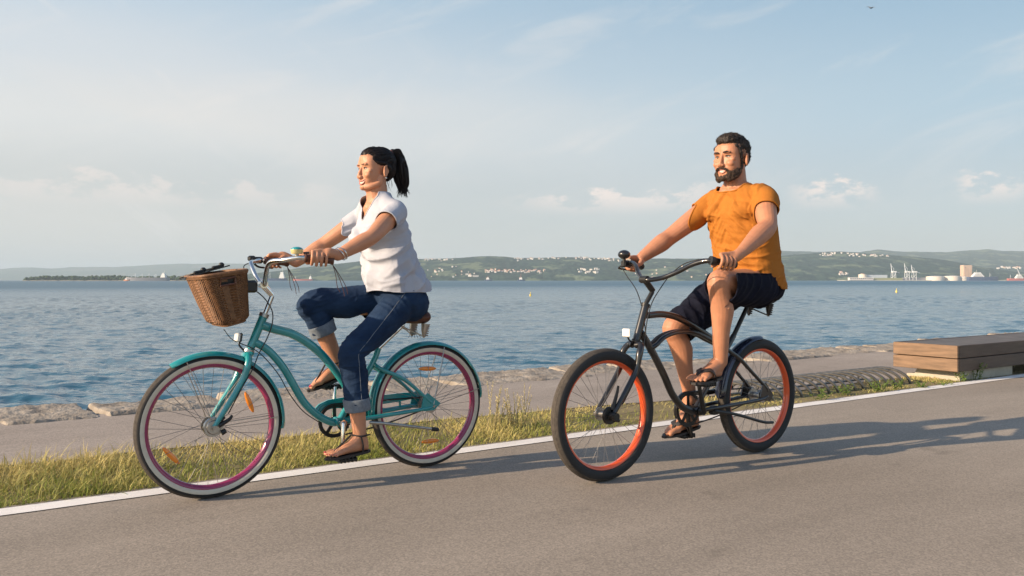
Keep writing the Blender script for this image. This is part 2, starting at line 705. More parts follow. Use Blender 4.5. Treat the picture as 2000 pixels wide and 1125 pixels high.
def ground_mat(name, c1, c2, big, fine, bump, cracks=0.0, speck=0.0, speck_scale=420, stains=False):
    m = bpy.data.materials.new(name)
    m.use_nodes = True
    t = m.node_tree
    b = t.nodes['Principled BSDF']
    b.inputs['Roughness'].default_value = 0.9
    b.inputs['Specular IOR Level'].default_value = 0.25
    g = t.nodes.new('ShaderNodeNewGeometry')
    mp = t.nodes.new('ShaderNodeMapping')
    mp.inputs['Rotation'].default_value = (0, 0, -TH)
    t.links.new(g.outputs['Position'], mp.inputs[0])

    def noi(scale, detail, rough=.6, sx=1.0):
        mm = t.nodes.new('ShaderNodeMapping')
        mm.inputs['Scale'].default_value = (sx, 1, 1)
        t.links.new(mp.outputs[0], mm.inputs[0])
        n = t.nodes.new('ShaderNodeTexNoise')
        n.inputs['Scale'].default_value = scale
        n.inputs['Detail'].default_value = detail
        n.inputs['Roughness'].default_value = rough
        t.links.new(mm.outputs[0], n.inputs[0])
        return n.outputs[0]

    def mix(f, a, c, typ='MIX'):
        x = t.nodes.new('ShaderNodeMix')
        x.data_type = 'RGBA'
        x.blend_type = typ
        if isinstance(f, float):
            x.inputs[0].default_value = f
        else:
            t.links.new(f, x.inputs[0])
        for i, q in ((6, a), (7, c)):
            if isinstance(q, tuple):
                x.inputs[i].default_value = (*q, 1)
            else:
                t.links.new(q, x.inputs[i])
        return x.outputs[2]

    def rng_(x, a, c):
        r = t.nodes.new('ShaderNodeMapRange')
        r.inputs['From Min'].default_value = a
        r.inputs['From Max'].default_value = c
        t.links.new(x, r.inputs[0])
        return r.outputs[0]
    f1 = rng_(noi(big, 8, .6, .5), .35, .65)
    c = mix(f1, c1, c2)
    f2 = rng_(noi(fine, 4, .75), .3, .7)
    c = mix(0.30, c, mix(f2, (0.25, .25, .25), (0.78, .76, .74)), 'OVERLAY')
    if speck:
        v = t.nodes.new('ShaderNodeTexVoronoi')
        v.inputs['Scale'].default_value = speck_scale / 3
        t.links.new(mp.outputs[0], v.inputs['Vector'])
        c = mix(speck, c, mix(rng_(v.outputs['Color'], .2, .9), (0.16, .16, .16), (0.85, .83, .8)), 'OVERLAY')
    if stains:       # broad worn lanes, darker blotches, fine hairline cracks
        k1 = t.nodes.new('ShaderNodeMapRange')
        k1.inputs['From Min'].default_value = .35
        k1.inputs['From Max'].default_value = .68
        k1.inputs['To Min'].default_value = .84
        k1.inputs['To Max'].default_value = 1.08
        t.links.new(noi(1.1, 7, .65, .22), k1.inputs[0])
        k2 = t.nodes.new('ShaderNodeMapRange')
        k2.inputs['From Min'].default_value = .63
        k2.inputs['From Max'].default_value = .72
        k2.inputs['To Min'].default_value = 1.0
        k2.inputs['To Max'].default_value = .80
        t.links.new(noi(2.4, 5, .6), k2.inputs[0])
        kk = t.nodes.new('ShaderNodeMath')
        kk.operation = 'MULTIPLY'
        t.links.new(k1.outputs[0], kk.inputs[0])
        t.links.new(k2.outputs[0], kk.inputs[1])
        x = t.nodes.new('ShaderNodeMix')
        x.data_type = 'RGBA'
        x.blend_type = 'MULTIPLY'
        x.inputs[0].default_value = 1
        t.links.new(c, x.inputs[6])
        t.links.new(kk.outputs[0], x.inputs[7])
        c = x.outputs[2]
    if cracks:
        v = t.nodes.new('ShaderNodeTexVoronoi')
        v.feature = 'DISTANCE_TO_EDGE'
        v.inputs['Scale'].default_value = .55
        mm = t.nodes.new('ShaderNodeMix')
        mm.data_type = 'VECTOR'
        mm.inputs[0].default_value = .12
        nn = t.nodes.new('ShaderNodeTexNoise')
        nn.inputs['Scale'].default_value = 2.0
        nn.inputs['Detail'].default_value = 6
        t.links.new(mp.outputs[0], nn.inputs[0])
        t.links.new(mp.outputs[0], mm.inputs[4])
        t.links.new(nn.outputs['Color'], mm.inputs[5])
        t.links.new(mm.outputs[1], v.inputs['Vector'])
        k = rng_(v.outputs['Distance'], .0, .006)
        dk = t.nodes.new('ShaderNodeMath')
        dk.operation = 'MULTIPLY_ADD'
        t.links.new(k, dk.inputs[0])
        dk.inputs[1].default_value = cracks
        dk.inputs[2].default_value = 1 - cracks
        x = t.nodes.new('ShaderNodeMix')
        x.data_type = 'RGBA'
        x.blend_type = 'MULTIPLY'
        x.inputs[0].default_value = 1
        t.links.new(c, x.inputs[6])
        t.links.new(dk.outputs[0], x.inputs[7])
        c = x.outputs[2]
    t.links.new(c, b.inputs['Base Color'])
    bp = t.nodes.new('ShaderNodeBump')
    bp.inputs['Distance'].default_value = bump
    bp.inputs['Strength'].default_value = .8
    t.links.new(noi(fine * 1.6, 3, .6), bp.inputs['Height'])
    t.links.new(bp.outputs[0], b.inputs['Normal'])
    return m


M['asphalt'] = ground_mat('grey brown asphalt', (0.252, 0.218, 0.182), (0.314, 0.272, 0.228), .6, 110, .0015, speck=.28, stains=True)
M['promenade'] = ground_mat('pale worn paving', (0.27, 0.232, 0.202), (0.33, 0.287, 0.252), 1.1, 90, .002, cracks=.0, speck=.3, stains=True)
M['soil'] = ground_mat('dry soil', (0.15, 0.125, 0.055), (0.26, 0.205, 0.11), 3.0, 60, .01)
M['line'] = ground_mat('worn white road paint', (0.66, 0.63, 0.60), (0.78, 0.75, 0.72), 3.5, 130, .002, stains=True)
M['stone'] = mat('weathered quay stone', (0.17, 0.14, 0.11), .95, 0, .2, 5.0, bump=.016, bscale=30, color2=(0.36, 0.315, 0.262), detail=12)

# ground far behind and under everything, the quay body
qb = MB()
qb.box(pl(20, -40, -1.55), (240, 95.2, 3.0), Matrix.Rotation(TH, 3, 'Z'))
quay = qb.build('ground', M['soil'], smooth=False)
quay['kind'] = 'structure'


def strip_edge(a, t):                     # wavy border between grass strip and promenade
    return 0.09 * noise.noise((a * .8, 3.1, 0)) + .05 * noise.noise((a * 2.7, 1.0, 0)) if t == 0 else 0


def strip_back(a):
    base = 5.35 if a < 3 else (5.35 - (a - 3) * .12 if a < 6.5 else 4.93)
    return base + 0.09 * noise.noise((a * .8, 3.1, 0)) + .05 * noise.noise((a * 2.7, 1.0, 0))


sheet('asphalt_path', M['asphalt'], -60, 140, -30, 4.385, -0.012 + .012, 1, 1)
ln = sheet('painted_edge_line', M['line'], -60, 140, 4.212, 4.338, 0.004, 800, 1, lambda a, t: .006 * noise.noise((a * 6, t * 9, 0)))
sheet('soil_strip', M['soil'], -60, 140, 4.385, 5.6, -0.009, 1, 1)
vs, fs = [], []
nA_ = 900
for i in range(nA_ + 1):
    a = -60 + 200 * i / nA_
    vs += [pl(a, strip_back(a), -.004), pl(a, 7.02, -.004)]
for i in range(nA_):
    fs.append((2 * i, 2 * i + 2, 2 * i + 3, 2 * i + 1))
me = bpy.data.meshes.new('promenade')
me.from_pydata(vs, [], fs)
me.materials.append(M['promenade'])
pr = bpy.data.objects.new('promenade', me)
col.objects.link(pr)
pr['kind'] = 'structure'

# quay edge: rough stone blocks
wall = empty('stone_seawall', pl(4, 7.3, 0))
tag(wall, 'low seawall of rough weathered stone blocks between the promenade and the water', 'seawall')


def stone_block(a0, a1, p0, p1, ztop, slope, seed):
    nx, ny = max(6, int((a1 - a0) / .028)), 30
    rr = random.Random(seed)
    sk = rr.uniform(-.12, .12)
    vs, fs = [], []
    def P(i, j, z):
        u, v = i / nx, j / ny
        return pl(a0 + (a1 - a0) * u + sk * (v - .5), p0 + (p1 - p0) * v, z)
    for i in range(nx + 1):
        for j in range(ny + 1):
            q = P(i, j, 0)
            e = min(i, nx - i) / nx * (a1 - a0)
            f = min(j, ny - j) / ny * (p1 - p0)
            rd = .07 * max(0, 1 - e / .04) ** 2 + .03 * max(0, 1 - f / .04) ** 2
            h = ztop + slope * (j / ny) + .022 * noise.noise((q.x * 1.8 + seed, q.y * 1.8, 0)) + .018 * abs(noise.noise((q.x * 5, q.y * 5, seed))) + .011 * noise.noise((q.x * 13, q.y * 13, 2)) + .008 * noise.noise((q.x * 27, q.y * 27, 5)) - rd
            q.z = h
            q.x += .02 * noise.noise((q.x * 5, q.y * 5, 7))
            q.y += .02 * noise.noise((q.x * 5, q.y * 5, 11))
            vs.append(q)
    for i in range(nx):
        for j in range(ny):
            fs.append((i * (ny + 1) + j, (i + 1) * (ny + 1) + j, (i + 1) * (ny + 1) + j + 1, i * (ny + 1) + j + 1))
    # skirt
    rim = [i * (ny + 1) for i in range(nx + 1)] + [nx * (ny + 1) + j for j in range(1, ny + 1)] + [i * (ny + 1) + ny for i in range(nx - 1, -1, -1)] + [j for j in range(ny - 1, 0, -1)]
    b = len(vs)
    for r_ in rim:
        q = Vector(vs[r_])
        back = r_ % (ny + 1) == ny
        q.z = -1.6 if back else -.25
        if back:
            q += PN * .12
        vs.append(q)
    k = len(rim)
    for i in range(k):
        fs.append((rim[i], rim[(i + 1) % k], b + (i + 1) % k, b + i))
    o = MB().add(vs, fs).build('stone_block', M['stone'])
    o.parent = wall
    o.matrix_parent_inverse = Matrix.Translation(-wall.location)
    return o


a = -9.0
i = 0
rb = random.Random(5)
while a < 46:
    w_ = rb.uniform(.7, 1.7) * (1 if a < 20 else 1.6)
    stone_block(a, a + w_ - rb.uniform(.012, .035), 6.86 + rb.uniform(-.06, .05), 7.66 + rb.uniform(-.08, .08), rb.uniform(-.02, .01), rb.uniform(.0, .035), i * 3.7)
    a += w_
    i += 1

# ---------------------------------------------------------------- the sea
wm = bpy.data.materials.new('sea water')
wm.use_nodes = True
t = wm.node_tree
b = t.nodes['Principled BSDF']
b.inputs['Base Color'].default_value = (0.024, 0.085, 0.132, 1)
b.inputs['Roughness'].default_value = 0.06
b.inputs['IOR'].default_value = 1.333
g = t.nodes.new('ShaderNodeNewGeometry')


def wnoise(scale, rot, sx, detail):
    mp = t.nodes.new('ShaderNodeMapping')
    mp.inputs['Rotation'].default_value = (0, 0, rot)
    mp.inputs['Scale'].default_value = (sx, 1, 1)
    t.links.new(g.outputs['Position'], mp.inputs[0])
    n = t.nodes.new('ShaderNodeTexNoise')
    n.inputs['Scale'].default_value = scale
    n.inputs['Detail'].default_value = detail
    n.inputs['Roughness'].default_value = .55
    t.links.new(mp.outputs[0], n.inputs[0])
    return n.outputs[0]


prev = None
for sc_, dist, sx, rot, dt in ((0.22, .26, .5, .3, 3), (0.9, .14, .45, -.15, 3), (3.2, .050, .45, .2, 3), (10.0, .008, .5, .1, 3)):
    bp = t.nodes.new('ShaderNodeBump')
    bp.inputs['Distance'].default_value = dist
    bp.inputs['Strength'].default_value = .9
    t.links.new(wnoise(sc_, rot, sx, dt), bp.inputs['Height'])
    if prev:
        t.links.new(prev, bp.inputs['Normal'])
    prev = bp.outputs[0]
t.links.new(prev, b.inputs['Normal'])
# further out the unseen small chop scatters the reflection more
dp = t.nodes.new('ShaderNodeVectorMath')
dp.operation = 'DOT_PRODUCT'
t.links.new(g.outputs['Position'], dp.inputs[0])
dp.inputs[1].default_value = tuple(PN)
rr_ = t.nodes.new('ShaderNodeMapRange')
rr_.inputs['From Min'].default_value = 15
rr_.inputs['From Max'].default_value = 260
rr_.inputs['To Min'].default_value = .06
rr_.inputs['To Max'].default_value = .36
t.links.new(dp.outputs['Value'], rr_.inputs[0])
t.links.new(rr_.outputs[0], b.inputs['Roughness'])
M['water'] = wm

wr = np.random.default_rng(3)
waves = []
for k in range(46):
    lam = 0.16 * (9.0) ** (k / 45.0) * wr.uniform(.85, 1.15)
    dirn = R(250) + wr.normal(0, .42)
    waves.append((2 * math.pi / lam, math.cos(dirn), math.sin(dirn), wr.uniform(0, 6.28), 0.0108 * lam ** 0.9))


def wave_h(x, y, cell):
    h = np.zeros_like(x)
    for k, cx, sy, ph, am in waves:
        fade = np.clip((2 * math.pi / k) / (cell * 2.6) - .6, 0, 1)
        a_ = k * (x * cx + y * sy) + ph + .8 * np.sin(x * .31 + ph) * np.cos(y * .27 - ph)
        s_ = 1 - np.abs(np.sin(a_ / 2)) * 2
        h += am * fade * (.45 * np.cos(a_) + .55 * (s_ * .8))
    gust = .75 + .45 * np.sin(x * .07 + 1.3 * np.sin(y * .05)) * np.cos(y * .06 + .6)
    return h * gust


nth, nr = 820, 470
thv = np.linspace(R(-58), R(58), nth)
rv = 5.2 * np.exp(np.linspace(0, math.log(170 / 5.2), nr))
TT, RRm = np.meshgrid(thv, rv)
X = RRm * np.sin(TT)
Y = RRm * np.cos(TT)
cell = RRm * (thv[1] - thv[0])
edge = np.clip((170 - RRm) / 60, 0, 1)
Z = WATER_Z + wave_h(X, Y, cell) * edge
co = np.stack([X, Y, Z], -1).reshape(-1, 3)
idx = np.arange(nth * nr).reshape(nr, nth)
q = np.stack([idx[:-1, :-1], idx[:-1, 1:], idx[1:, 1:], idx[1:, :-1]], -1).reshape(-1, 4)
per = co @ np.array(PN)
keep = (per[q] > 7.3).all(1)
q = q[keep]
me = bpy.data.meshes.new('sea')
me.vertices.add(len(co))
me.vertices.foreach_set('co', co.ravel())
me.loops.add(q.size)
me.loops.foreach_set('vertex_index', q.ravel())
me.polygons.add(len(q))
me.polygons.foreach_set('loop_start', np.arange(len(q)) * 4)
me.polygons.foreach_set('loop_total', np.full(len(q), 4))
me.polygons.foreach_set('use_smooth', np.ones(len(q), bool))
me.update(calc_edges=True)
me.validate()
me.materials.append(wm)
o = bpy.data.objects.new('sea', me)
col.objects.link(o)
o['kind'] = 'structure'
# open water beyond, and to the sides
vs, fs = [], []
ths = np.linspace(R(-58), R(58), 60)
for r in (169.6, 600, 2500, 24000):
    for th in ths:
        vs.append((r * math.sin(th), r * math.cos(th), WATER_Z - .004))
for i in range(3):
    for k in range(59):
        fs.append((i * 60 + k, i * 60 + k + 1, (i + 1) * 60 + k + 1, (i + 1) * 60 + k))
n0 = len(vs)
for sg in (-1, 1):
    for r in (6, 24000):
        for th in np.linspace(58, 100, 20):
            vs.append((sg * r * math.sin(R(th)), r * math.cos(R(th)), WATER_Z - .004))
    o_ = len(vs) - 40
    for k in range(19):
        fs.append((o_ + k, o_ + k + 1, o_ + 20 + k + 1, o_ + 20 + k))
me = bpy.data.meshes.new('open_sea')
me.from_pydata(vs, [], fs)
me.materials.append(wm)
o = bpy.data.objects.new('open_sea', me)
col.objects.link(o)
o['kind'] = 'structure'
# ---------------------------------------------------------------- bicycles
W = Frame((412, 972), (835, 910))
MN = Frame((1180, 939), (1480, 882))
RW, RM = 0.340, 0.340                              # wheel radii


def bike_root(name, fr, label):
    mid = Vector((-fr.L / 2, 0, 0))
    o = empty(name, fr.o + fr.u * mid.x, fr.ang, mid)
    return tag(o, label, 'bicycle')


def wheel(root, cx, Rr, rt, tyre_mats, rim_mat, hub_r, hub_w, refl=(), phase=0.0, hub_mat='steel', wall=True, nsp=36):
    c = V(cx, 0, Rr)

    def pt(r, a, y=0.0):
        return c + V(r * math.cos(a), y, r * math.sin(a))
    rimr = Rr - 2 * rt + 0.004
    sp = MB()
    for k in range(nsp):
        a = 2 * math.pi * k / nsp + phase
        sd = 1 if k % 2 else -1
        tw = 0.55 if (k // 2) % 2 else -0.55
        sp.tube([pt(hub_r, a + tw, sd * hub_w), pt(rimr - 0.004, a, sd * 0.003)], 0.0011, n=4, sub=1)
    w = sp.build('wheel', M['spoke'], root)
    # tyre
    ty = MB()
    na, ns = 96, 22
    side = 1.42 if wall else 2.65
    bands = [((-.95, .95), 0), ((.95, side), 2), ((-side, -.95), 2)]
    if wall:
        bands += [((side, 2.65), 1), ((-2.65, -side), 1)]
    for band, mi in bands:
        rows = []
        kk = 10 if mi == 0 else 6
        for k in range(kk + 1):
            ph = band[0] + (band[1] - band[0]) * k / kk
            rr = rt + (0.0009 * (1 if k % 2 else -1) if mi == 0 and 0 < k < kk else 0)
            rows.append([pt(Rr - rt + rr * math.cos(ph), 2 * math.pi * q / na, rr * math.sin(ph) * 0.98) for q in range(na)])
        vs = [p for r in rows for p in r]
        fs = [(i * na + q, i * na + (q + 1) % na, (i + 1) * na + (q + 1) % na, (i + 1) * na + q) for i in range(kk) for q in range(na)]
        ty.add(vs, fs, mi)
    ty.build('tyre', tyre_mats, w)
    rm = MB()
    rows = []
    prof = [(rimr + 0.012, 0.019), (rimr + 0.004, 0.0215), (rimr - 0.004, 0.019), (rimr - 0.012, 0.009), (rimr - 0.014, 0.0), (rimr - 0.012, -0.009), (rimr - 0.004, -0.019), (rimr + 0.004, -0.0215), (rimr + 0.012, -0.019)]
    rm.loft([[pt(r, 2 * math.pi * q / na, y) for (r, y) in prof] for q in range(na)], closed=True)
    rm.build('rim', rim_mat, w)
    hb = MB()
    hb.tube([c + V(0, -hub_w - .012, 0), c + V(0, hub_w + .012, 0)], 0.018, n=16, sub=1)
    for sd in (-1, 1):
        hb.tube([c + V(0, sd * hub_w - .003, 0), c + V(0, sd * hub_w + .003, 0)], hub_r + .004, n=24, sub=1)
    hb.tube([c + V(0, -0.075, 0), c + V(0, 0.075, 0)], 0.006, n=10, sub=1)
    hb.build('hub', M[hub_mat], w)
    for r, a, tilt in refl:
        mb = MB()
        q = pt(r, a)
        tx = V(-math.sin(a + tilt), 0, math.cos(a + tilt))
        ty_ = V(math.cos(a + tilt), 0, math.sin(a + tilt))
        rot = Matrix((tx, V(0, 1, 0), ty_)).transposed()
        mb.ell(q, (0.056, 0.011, 0.013), rot)
        mb.build('reflector', M['amber'], w)
    return w


def fender(root, cx, Rr, rad, a0, a1, wid, m, parent=None):
    c = V(cx, 0, Rr)
    n = 40
    outer, inner = [], []
    rings = []
    for k in range(n + 1):
        t = a0 + (a1 - a0) * k / n
        e = min(1.0, min(k, n - k) / 2.5 + 0.45)
        ring = []
        prof = [(wid * math.sin(p), rad + 0.026 * (math.cos(p) - 1)) for p in np.linspace(-1.35, 1.35, 11)]
        prof2 = [(y * 0.95, r - 0.0025) for y, r in reversed(prof)]
        for y, r in prof + prof2:
            ring.append(c + V(r * math.cos(t), y * e, r * math.sin(t)))
        rings.append(ring)
    return MB().loft(rings).build('fender', m, root)


def ang(fr, px, py, cx, Rr, l=0.0):
    p = fr(px, py, l)
    t = math.atan2(p.z - Rr, p.x - cx)
    return t + 2 * math.pi if t < -math.pi / 2 else t


def saddle(root, c, m, spring_m, L_=0.27, Wd=0.125, tilt=0.05):
    rings = []
    for k in range(15):
        t = k / 14                                   # 0 nose .. 1 back
        x = L_ * (0.55 - t)
        w = 0.022 + (Wd - 0.022) * (1 / (1 + math.exp(-(t - .55) * 11)))
        if t > .9:
            w *= 1 - (t - .9) * 2.6
        h = 0.030 + 0.016 * t
        zz = 0.012 * math.cos(t * 3.0) + (0.02 * t) - tilt * x
        e = 0.35 if k in (0, 14) else (0.8 if k in (1, 13) else 1)
        rings.append([c + V(x, w * e * math.cos(a), zz - 0.018 + h * e * (math.sin(a) if math.sin(a) > 0 else math.sin(a) * 0.9)) for a in np.linspace(0, 2 * math.pi, 20, endpoint=False)])
    s = MB().loft(rings).build('saddle', m, root)
    sp = MB()
    for sd in (-1, 1):
        b = c + V(-L_ * 0.30, sd * Wd * 0.55, -0.045)
        pts = []
        for k in range(49):
            t = k / 48
            r = 0.024 * (1 - 0.55 * t)
            pts.append(b + V(r * math.cos(t * 6 * 2 * math.pi), r * math.sin(t * 6 * 2 * math.pi), -0.07 * t))
        sp.tube(pts, 0.0035, n=6, sub=1)
        sp.tube([b + V(0, 0, 0.0), b + V(0.008, 0, -0.035), b + V(0.012, 0, -0.075)], [0.024, 0.017, 0.006], n=12, sub=2)
        sp.tube([b + V(0.01, 0, -0.07), c + V(0.0, sd * 0.02, -0.075), c + V(0.10, sd * .012, -0.03)], 0.004, n=6)
    sp.build('saddle_spring', spring_m, s)
    return s


def grip_dir(a, b):
    return (Vector(b) - Vector(a)).normalized()


def pedal(root, c, m):
    mb = MB()
    mb.box(c, (0.095, 0.075, 0.018), bev=0.005)
    for k in range(5):
        mb.box(c + V(-0.04 + 0.02 * k, 0, 0), (0.006, 0.08, 0.024))
    return mb.build('pedal', m, root)


def chainring(root, c, r, m, holes=5):
    mb = MB()
    n = 60
    rin = r * 0.80
    for sd in (1,):
        outer = [c + V((r + (0.004 if k % 2 else -0.002)) * math.cos(2 * math.pi * k / n), 0, (r + (0.004 if k % 2 else -0.002)) * math.sin(2 * math.pi * k / n)) for k in range(n)]
        rings = []
        for k in range(n):
            a = 2 * math.pi * k / n
            ro = r + (0.004 if k % 2 else -0.002)
            rings.append([c + V(q * math.cos(a), y, q * math.sin(a)) for q, y in ((ro, -.002), (ro, .002), (rin, .002), (rin, -.002))])
        mb.loft(rings, closed=True)
    for k in range(holes):
        a = 2 * math.pi * k / holes + .3
        mb.box(c + V(r * .45 * math.cos(a), 0, r * .45 * math.sin(a)), (r * 0.9, 0.004, r * 0.2), Matrix.Rotation(-a, 3, 'Y'))
        a2 = a + math.pi / holes
    mb.tube([c + V(0, -.006, 0), c + V(0, .006, 0)], r * .28, n=20, sub=1)
    return mb.build('chainring', m, root)


def chain(root, c1, r1, c2, r2, m):
    pts = []
    for k in range(25):
        a = math.pi / 2 - math.pi * k / 24
        pts.append(c1 + V(r1 * math.cos(a), 0, r1 * math.sin(a)))
    n = 40
    for k in range(1, n):
        pts.append((c1 + V(0, 0, -r1)).lerp(c2 + V(0, 0, -r2), k / n) + V(0, 0, -0.012 * math.sin(math.pi * k / n)))
    for k in range(13):
        a = -math.pi / 2 - math.pi * k / 12
        pts.append(c2 + V(r2 * math.cos(a), 0, r2 * math.sin(a)))
    for k in range(1, n):
        pts.append((c2 + V(0, 0, r2)).lerp(c1 + V(0, 0, r1), k / n))
    return MB().tube(pts, 0.0042, n=6, closed=True).build('chain', m, root)


# ================= teal step-through cruiser
wb = bike_root('bicycle', W, 'teal step-through cruiser bicycle with pink rims, cream sidewalls and a wicker basket')
LW = -W.L
tm = [M['dusty_tread'], M['cream_wall'], M['rubber']]
wheel(wb, 0, RW, 0.027, tm, M['pink_rim'], 0.036, 0.03,
      refl=[(0.205, ang(W, 489, 784, 0, RW), 0.12), (0.215, ang(W, 326, 896, 0, RW), -0.12)], phase=0.05)
wheel(wb, LW, RW, 0.027, tm, M['pink_rim'], 0.036, 0.035,
      refl=[(0.20, ang(W, 835, 728, LW, RW), 0.05), (0.205, ang(W, 840, 851, LW, RW), 0.1)], phase=0.02)
fender(wb, 0, RW, RW + 0.016, ang(W, 330, 712, 0, RW, .0), ang(W, 553, 836, 0, RW), 0.036, M['teal'])
fender(wb, LW, RW, RW + 0.016, R(-8), ang(W, 941, 775, LW, RW), 0.036, M['teal'])
# frame
BBW = W(667, 826, 0.04) * 1.0
BBW.y = 0
htT, htB = W(514, 619), W(487.5, 683)
fr = MB()
fr.tube([htT, htB], 0.0215, n=16, sub=1)
fr.tube([W(511, 634), W(534, 642), W(575, 654), W(619, 683.5), W(651, 719), W(677, 757), W(692, 788), W(700, 806)], [.023, .023, .0225, .022, .021, .02, .018, .015], n=14)
fr.tube([W(490, 666), W(507, 673), W(528, 688), W(553, 717), W(572, 749), W(594, 786), W(622, 812), W(648, 824.5), BBW], [.02] * 9, n=14)
fr.tube([BBW + V(0, -.036, 0), BBW + V(0, .036, 0)], 0.024, n=20, sub=1)
stT = W(739, 680)
fr.tube([BBW, W(725, 714), stT], [.0165, .0165, .0165], n=12, sub=3)
dropn = W(840, 787, .065)
for sd in (1, -1):
    ax = V(LW, sd * .066, RW)
    fr.tube([BBW + V(-.02, sd * .02, 0), V(-0.78, sd * .048, BBW.z + .012), V(LW + .07, sd * .064, RW - .012), ax], [.012, .012, .010, .008], n=10)
    q0 = W(729, 709)
    fr.tube([q0, V(-.865, sd * .035, W(750, 719).z), V(LW + .17, sd * .058, RW + .155), ax + V(.012, 0, .02)], [.012, .012, .011, .009], n=10)
    fr.prism([ax + V(-.045, 0, .012), ax + V(.035, 0, .075), ax + V(.06, 0, .06), ax + V(.075, 0, -.005), ax + V(.06, 0, -.022), ax + V(.0, 0, -.022)], 0.008, V(0, 1, 0))
frame_w = fr.build('frame', M['teal'], wb)
hs = MB()
hs.tube([htT - (htB - htT).normalized() * .018, htT], 0.025, n=18, sub=1)
hs.build('headset', M['steel'], wb)
MB().tube([htB, htB + (htB - htT).normalized() * .014], 0.026, n=18, sub=1).build('headset', M['steel'], wb)
# fork
fk = MB()
cr = W(482.5, 693)
for sd in (1, -1):
    s0 = sd * 0.052
    fk.tube([cr + V(0, sd * .02, 0.004), V(cr.x + .01, s0, cr.z - .035), V(W(473, 746, .056).x, s0, W(473, 746, .056).z), V(W(444, 794, .058).x, sd * .056, W(444, 794, .058).z), V(0.0, sd * .058, RW + .004)], [.017, .0175, .016, .0135, .0105], n=12)
fk.box(cr, (0.05, 0.08, 0.03), Matrix.Rotation(.35, 3, 'Y'), bev=.01)
fk.build('fork', M['teal'], wb)
# drum brake at the front hub
db = MB()
db.tube([V(0, .036, RW), V(0, .05, RW)], [.047, .044], n=32, sub=1)
db.tube([V(0, .05, RW), V(0, .056, RW)], [.034, .030], n=32, sub=1)
db.tube([V(0, .05, RW), V(0, .074, RW)], .011, n=12, sub=1)
db.build('drum_brake', M['steel'], wb)
db = MB()
db.tube([V(-.02, .052, RW + .005), V(-.07, .05, RW + .03), V(-.085, .05, RW + .05)], [.012, .009, .006], n=8)
db.tube([V(-.035, .05, RW - .03), V(-.055, .05, RW - .02)], [.014, .012], n=8, sub=1)
db.tube([V(-.03, .05, RW + .03), V(-.05, .05, RW + .045)], [.010, .008], n=8, sub=1)
db.build('brake_arm', M['dark_metal'], wb)
# fender stays
for sd in (1, -1):
    for p0, q0, r_ in ((V(0, sd * .05, RW + .01), W(365, 708, .036), .0022), (V(-.02, sd * .05, RW), W(544, 814, .036), .0022), (V(LW, sd * .07, RW + .01), W(868, 678, .036), .0028), (V(LW, sd * .07, RW), W(935, 759, .036), .0022)):
        MB().tube([p0, V(q0.x, sd * .036, q0.z)], r_, n=6, sub=1).build('fender_stay', M['steel'], wb)
# cranks, chain, guard
crk = chainring(wb, V(BBW.x, -.05, BBW.z), 0.088, M['dark_metal'])
npd = V(BBW.x + .012, .105, 0.128)
fpd = V(BBW.x - .012, -.105, BBW.z * 2 - .128)
for sd, pp in ((1, npd), (-1, fpd)):
    mb = MB()
    mb.tube([BBW + V(0, sd * .04, 0), BBW + V(0, sd * .068, 0)], .019, n=16, sub=1)
    mb.tube([BBW + V(0, sd * .066, 0), V(pp.x, sd * .075, pp.z)], [.0125, .0095], n=10, sub=2, rnd=True)
    mb.tube([V(pp.x, sd * .07, pp.z), V(pp.x, sd * .15, pp.z)], .006, n=8, sub=1)
    mb.build('crank', M['chrome'], wb)
    pedal(wb, V(pp.x, sd * .125, pp.z), M['dark_metal'])
chain(wb, V(BBW.x, -.05, BBW.z), 0.086, V(LW, -.05, RW), 0.036, M['dark_metal'])
cg = MB()
gy = -.062
gp_ = [W(613, 800, gy), W(622, 790, gy), W(640, 781, gy), W(665, 776.5, gy), W(700, 774, gy), W(750, 771, gy), W(790, 766.5, gy), W(803, 767, gy), W(811, 772, gy), W(803, 779, gy), W(780, 784, gy), W(740, 790, gy), W(700, 794, gy), W(672, 797, gy), W(650, 797, gy), W(632, 803, gy), W(624, 813, gy), W(615, 812, gy)]
cg.prism(gp_, .012, V(0, 1, 0))
cg.tube([W(616, 806, gy), W(630, 790, gy), W(665, 780, gy), W(700, 778, gy)], .009, n=8)
cg.tube([W(680, 808, gy), W(750, 801, gy), W(818, 789, gy)], .011, n=8)
cg.tube([W(781, 784, gy), W(781, 797, gy)], .007, n=8, sub=1)
cg.tube([W(652, 786, gy), W(652, 822, gy)], .008, n=8, sub=1)
cg.build('chain_guard', M['teal'], wb)
ks = MB()
ks.tube([W(722, 825, .06), W(760, 828, .07), W(846, 838, .085)], [.009, .0085, .0075], n=10)
k_ = ks.build('kickstand', M['steel'], wb)
MB().tube([W(845, 838, .085), W(854, 839, .086)], .0115, n=10, sub=1, rnd=True).build('rubber_foot', M['plastic'], k_)
# saddle and seat post
sadW = V(-1.035, 0, 0.838)
saddle(wb, sadW, M['brown_leather'], M['steel'], tilt=0.04)
MB().tube([stT, sadW + V(.02, 0, -.05)], .0125, n=12, sub=1).build('seat_post', M['chrome'], wb)
sp = MB()
for k in range(5):
    a = W(803 + 2.5 * k, 634, -.02)
    sp.tube([a, W(802 + 3.2 * k, 648, -.02), W(798 + 6 * k, 660, -.02)], .0012, n=4)
sp.build('fringe', M['straw_cord'], wb)
